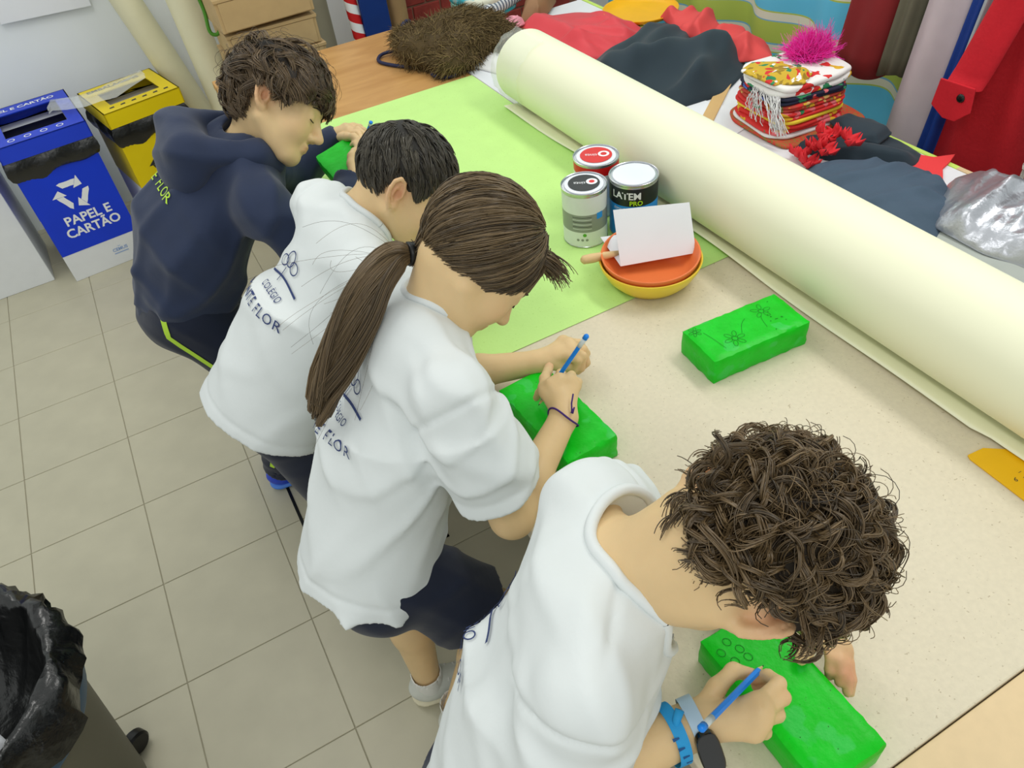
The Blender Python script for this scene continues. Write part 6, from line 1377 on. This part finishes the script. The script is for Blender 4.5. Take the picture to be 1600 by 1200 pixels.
# wooden batten, yellow tray, white papers
o = MB().box((-.16, -.018, 0), (.16, .018, .006), Matrix.Translation((1.50, 1.675, TZ + .0005)) @ RZ(math.radians(38))).build('wooden_ruler', mat('ruler_wood', (.84, .69, .46), .5, .05, 8), None, bevel=.0015); tag(o, 'flat wooden ruler between the navy skirt and the shawl pile', 'ruler')
yt = MB().lathe([(0, .004), (.10, .004), (.125, .010), (.135, .020), (.138, .022), (.138, .018), (.127, .006), (.10, 0), (0, 0)], (1.765, 2.42, TZ + .0015), 48).build('yellow_tray', mat('yellow_plastic', (.97, .72, .05), .4, .03), None, True); tag(yt, 'round yellow tray sticking out behind the red cape', 'tray')
o = MB().box((-.10, -.14, 0), (.10, .14, .002), Matrix.Translation((1.40, 1.63, TZ + .0003)) @ RZ(.25)).build('loose_sheet', M_paper); tag(o, 'loose white sheet under the wooden ruler', 'paper')

# ------------------------------------------------------------------ fabrics at the far corner
bagr = thing('furry_bag', 'brown furry bag with navy strap on the oak table', 'bag', (1.08, 2.60, TZ)); fcx = A3((1.06, 2.57, TZ))
Fb = Field(fcx + A3((-.24, -.26, 0)), fcx + A3((.28, .24, .17)), .006)
rot = math.radians(-20); ax = np.array([[math.cos(rot), math.sin(rot), 0], [-math.sin(rot), math.cos(rot), 0], [0, 0, 1.]])
Fb.add(ellip(fcx + A3((-.01, .02, .055)), ax, (.165, .155, .058)), .02).add(ellip(fcx + A3((.09, -.05, .05)), ax, (.13, .12, .05)), .03).add(ellip(fcx + A3((-.03, -.10, .035)), ax, (.12, .10, .035)), .03).add(ellip(fcx + A3((.13, .06, .05)), ax, (.10, .10, .05)), .03)
Fb.warp(lambda X, Y, Z: .020 * np.sin(X * 24 + 2 * np.sin(Y * 17)) * np.sin(Y * 21 + 1) + 0 * Z)
M_fur = hair_mat('brown_fur', (.29, .235, .14), (.53, .45, .30), .7, .2); fb = sdf_obj('bag_body', Fb, mat('fur_base', (.30, .24, .14), .9, .2, 40), bagr, 1)
V = np.array([v.co for v in fb.data.vertices]); NN = np.array([v.normal for v in fb.data.vertices]); keep = V[:, 2] > TZ + .004; V = V[keep]; NN = NN[keep]; ii = RNG.choice(len(V), 7000); n = len(ii)
fl = np.stack([np.sin(V[ii, 1] * 15 + 1), np.cos(V[ii, 0] * 13), -.5 + 0 * ii], 1) + .75 * RNG.normal(size=(n, 3)); D = NN[ii] * .7 + fl; D /= np.linalg.norm(D, axis=1, keepdims=True); tt = np.linspace(0, 1, 4); Ln = .018 + .026 * RNG.random(n)
Pth = V[ii][:, None, :] + D[:, None, :] * (Ln[:, None] * tt)[..., None] - np.array([0, 0, 1.])[None, None, :] * (.008 * tt ** 2)[None, :, None]; Pth[..., 2] = np.maximum(Pth[..., 2], TZ + .001)
tag(strands('fur', Pth, np.array([.0014, .0013, .0009, .0003]), M_fur, bagr), kind='stuff')
M_strap = mat('navy_strap', (.12, .14, .28), .6)
MB().tube(spline([(1.0, 2.47, TZ + .03), (.93, 2.52, TZ + .012), (.87, 2.59, TZ + .008), (.83, 2.68, TZ + .007), (.855, 2.73, TZ + .009), (.90, 2.72, TZ + .014), (.95, 2.66, TZ + .02), (.99, 2.58, TZ + .03)]), .006, 8).build('strap', M_strap, bagr, True)
MB().tube(spline([(.98, 2.44, TZ + .02), (.93, 2.45, TZ + .008), (.945, 2.40, TZ + .007), (.985, 2.385, TZ + .008), (1.0, 2.41, TZ + .02)]), .0065, 8).build('strap', M_strap, bagr, True)
MB().tube(spline([(.93, 2.66, TZ + .06), (.945, 2.71, TZ + .085), (.975, 2.745, TZ + .09), (1.0, 2.77, TZ + .08)]), .007, 8).build('strap', M_strap, bagr, True)
M_teal = mat('teal_print', (.20, .64, .70), .7, .05, 11, color2=(.86, .86, .78), sharp=True); M_mint = mat('mint_cloth', (.56, .82, .76), .7, .03); M_neon = mat('neon_cloth', (.86, .93, .08), .7, .04)
M_strp = mat('grey_stripe', (.86, .87, .88), .7, .03); M_brn = mat('brown_hide', (.56, .41, .28), .65, .1, 12)
folded('folded_fabric', 'teal folded fabric with pale swirls behind the furry bag', 1.32, 2.80, TZ + .03, .22, .20, .075, .5, [M_teal, M_mint], 3, 'fabric', 'folded fabrics in the far corner', seed=61)
folded('folded_fabric', 'neon yellow cloth folded under the striped one', 1.245, 2.64, TZ + .0005, .20, .13, .030, .3, M_neon, 2, 'fabric', 'folded fabrics in the far corner', seed=62)
tag(blob_cloth('white_cloth', [(1.06, 2.43), (1.14, 2.52), (1.25, 2.58), (1.40, 2.58), (1.42, 2.48), (1.30, 2.40), (1.20, 2.30), (1.12, 2.26)], TZ + .0015, .022, M_white_c, None, folds=4, famp=.02, seed=63), 'white cloth lying under the far end of the cream roll', 'cloth')
sr = thing('striped_fabric', 'grey and white striped rolled fabric before the teal one', 'fabric', (1.33, 2.70, TZ)); a = Vector((1.235, 2.655, TZ + .066)); b = Vector((1.50, 2.80, TZ + .066))
o = MB().tube([a.lerp(b, k / 10) for k in range(11)], [.026] * 11, 16).build('cloth_roll', M_strp, sr, True)
M_dks = mat('stripe_grey', (.42, .46, .52), .7)
for k in range(16): p = a.lerp(b, (k + .5) / 16); q = a.lerp(b, (k + .95) / 16); MB().tube([p, q], .0268, 16, False).build('stripe', M_dks, sr, True)
tag(blob_cloth('brown_hide', [(1.38, 2.64), (1.44, 2.72), (1.55, 2.80), (1.60, 2.74), (1.52, 2.66), (1.44, 2.60)], TZ + .01, .06, M_brn, None, folds=4, famp=.02, seed=64), 'small piece of brown leather beside the red cape', 'leather')
tag(blob_cloth('pink_cloth', [(1.27, 2.60), (1.32, 2.65), (1.38, 2.64), (1.37, 2.58), (1.30, 2.56)], TZ + .024, .025, mat('pink_pattern', (.90, .60, .66), .7, .2, 50), None, folds=4, famp=.012, seed=65), 'scrap of pink patterned cloth below the striped fabric', 'cloth')

# ------------------------------------------------------------------ clothes rack
rk = thing('clothes_rack', 'metal clothes rack holding the hanging costumes', 'rack', (1.88, 1.1, 0))
MB().tube([(1.88, .45, 1.62), (1.88, 1.52, 1.62)], .013, 12).build('rail', M_metal, rk, True)
for y in (.45, 1.30):
    MB().tube([(1.88, y, .03), (1.88, y, 1.62)], .013, 12).build('post', M_metal, rk, True); MB().tube([(1.74, y, .02), (2.02, y, .02)], .014, 10).build('foot', M_metal, rk, True)
def garment(name, label, cx, y_t, y_b, hw_t, hw_b, th_t, th_b, z_b, m_, cat='coat', waves=5, amp=.012, seed=0, z_t=1.5, parent=None):
    rg = np.random.default_rng(seed); t = parent or thing(name, label, cat, (cx, y_b, z_b), 'costumes hanging on the rack'); n = 72; V = []; F = []; ph = rg.uniform(0, 6, 3); zs = np.linspace(0, 1, 14)
    for s_ in zs:
        z = z_b + (z_t - z_b) * s_; u = 1 - s_; cy = y_t + (y_b - y_t) * u; hw = hw_t + (hw_b - hw_t) * u; th = th_t + (th_b - th_t) * u
        if s_ > .93: hw *= .55
        for k in range(n):
            a = 2 * math.pi * k / n; wv = amp * (.3 + u) * math.sin(waves * 2 * a + ph[0] + .5 * math.sin(u * 3)); V.append((cx + (th + wv) * math.sin(a), cy + (hw + .4 * wv) * math.cos(a), z + (.006 * math.sin(3 * a + ph[1]) if s_ == 0 else 0)))
    for i in range(len(zs) - 1):
        for k in range(n): k2 = (k + 1) % n; F.append((i * n + k, i * n + k2, (i + 1) * n + k2, (i + 1) * n + k)[::-1])
    F.append(tuple(range((len(zs) - 1) * n, len(zs) * n))[::-1]); F.append(tuple(range(n)))
    o = add_mesh('cloth', V, F, m_, t, True)
    if parent is None: MB().tube([(cx, y_t, z_t - .02), (cx, y_t, 1.59), (cx + .01, y_t, 1.64), (cx - .005, y_t, 1.655), (cx - .02, y_t, 1.63)], .003, 8).build('hanger_hook', M_metal, t, True)
    return t
garment('maroon_cloak', 'maroon garment hanging highest in front of the striped curtain', 1.87, 1.44, 1.50, .06, .085, .03, .05, .812, mat('maroon_wool', (.54, .15, .16), .85, .05), 'cloak', 2, .008, 1)
garment('olive_coat', 'narrow grey-olive garment between the maroon and lilac ones', 1.88, 1.345, 1.40, .03, .035, .03, .04, .83, mat('olive_cloth', (.42, .41, .34), .85, .05), 'coat', 3, .006, 2)
garment('lilac_coat', 'long pale lilac coat hanging beside the blue garment', 1.87, 1.235, 1.31, .055, .075, .03, .06, .45, mat('lilac_cloth', (.80, .745, .77), .85, .04), 'coat', 2, .007, 3)
garment('blue_cloak', 'narrow royal blue garment beside the red coat', 1.87, 1.15, 1.215, .022, .035, .03, .05, .55, mat('royal_blue', (.05, .22, .55), .7, .04), 'cloak', 3, .008, 4)
garment('grey_shirt', 'thin light grey garment squeezed between blue and red', 1.85, 1.115, 1.165, .014, .016, .03, .04, .88, mat('light_grey_cloth', (.70, .72, .74), .8, .04), 'shirt', 3, .006, 5)
M_coat = mat('red_coat_wool', (.70, .07, .12), .85, .05, 20, bump=.3, bscale=120)
ct = garment('red_coat', 'red wool coat with a buttoned cuff strap on the rack', 1.88, 1.10, 1.085, .035, .145, .035, .07, .55, M_coat, 'coat', 3, .008, 6)
sl = [(1.800, 1.040, 1.30), (1.790, 1.075, 1.10), (1.778, 1.105, .95), (1.772, 1.113, .915)]
def slab(name, pts, hw, th, m_, parent):   # sleeve: flattened tube
    V = []; F = []; n = 24
    for i, p in enumerate(pts):
        for k in range(n): a = 2 * math.pi * k / n; V.append((p[0] + th * math.sin(a), p[1] + hw[i] * math.cos(a), p[2]))
    for i in range(len(pts) - 1):
        for k in range(n): k2 = (k + 1) % n; F.append((i * n + k, i * n + k2, (i + 1) * n + k2, (i + 1) * n + k))
    F.append(tuple(range(n))); F.append(tuple(range(len(pts) * n - 1, (len(pts) - 1) * n - 1, -1)))
    return add_mesh(name, V, F, m_, parent, True)
M_coat2 = mat('red_sleeve_wool', (.80, .10, .16), .85, .05, 20, bump=.3, bscale=120)
slab('sleeve', sl, [.042, .044, .046, .046], .022, M_coat2, ct)
cf = MB().prism([(1.162, .925), (1.068, .928), (1.062, .87), (1.095, .838), (1.128, .836), (1.168, .858)], 0, .006, Matrix(((0, 0, -1, 1.750), (1, 0, 0, 0), (0, 1, 0, 0), (0, 0, 0, 1)))).build('cuff_strap', M_coat2, ct, bevel=.002)
MB().lathe([(0, .004), (.006, .0045), (.0095, .003), (.0105, 0)], (0, 0, 0), 20, Matrix.Translation((1.7435, 1.095, .897)) @ Matrix.Rotation(-math.pi / 2, 4, 'Y')).build('button', mat('black_button', (.05, .06, .05), .2), cf, True)
bg = garment('burgundy_dress', 'dark burgundy dress with white lace trim at the right edge', 1.88, .78, .83, .08, .11, .03, .06, .835, mat('burgundy_cloth', (.25, .10, .14), .8, .05), 'dress', 4, .01, 7)
# lace: an open net of cords
Lm = MB(); 
for i in range(9):
    for j in range(26):
        a = math.pi * (j / 25); y = .83 - .125 * math.cos(a); x = 1.88 - .075 * math.sin(a) - .004
        z = .835 - i * .022
        if j < 25:
            a2 = math.pi * ((j + 1) / 25); y2 = .83 - .125 * math.cos(a2); x2 = 1.88 - .075 * math.sin(a2) - .004
            Lm.tube([(x, y, z - .004 * (j % 2)), (x2, y2, z - .004 * ((j + 1) % 2))], .0018 if i % 4 else .005, 4, False)
            if i < 8: Lm.tube([(x, y, z), (x2 if (i + j) % 2 else x, y2 if (i + j) % 2 else y, z - .022)], .0016, 4, False)
Lm.build('lace_trim', mat('white_lace', (.86, .85, .82), .8, .02), bg)
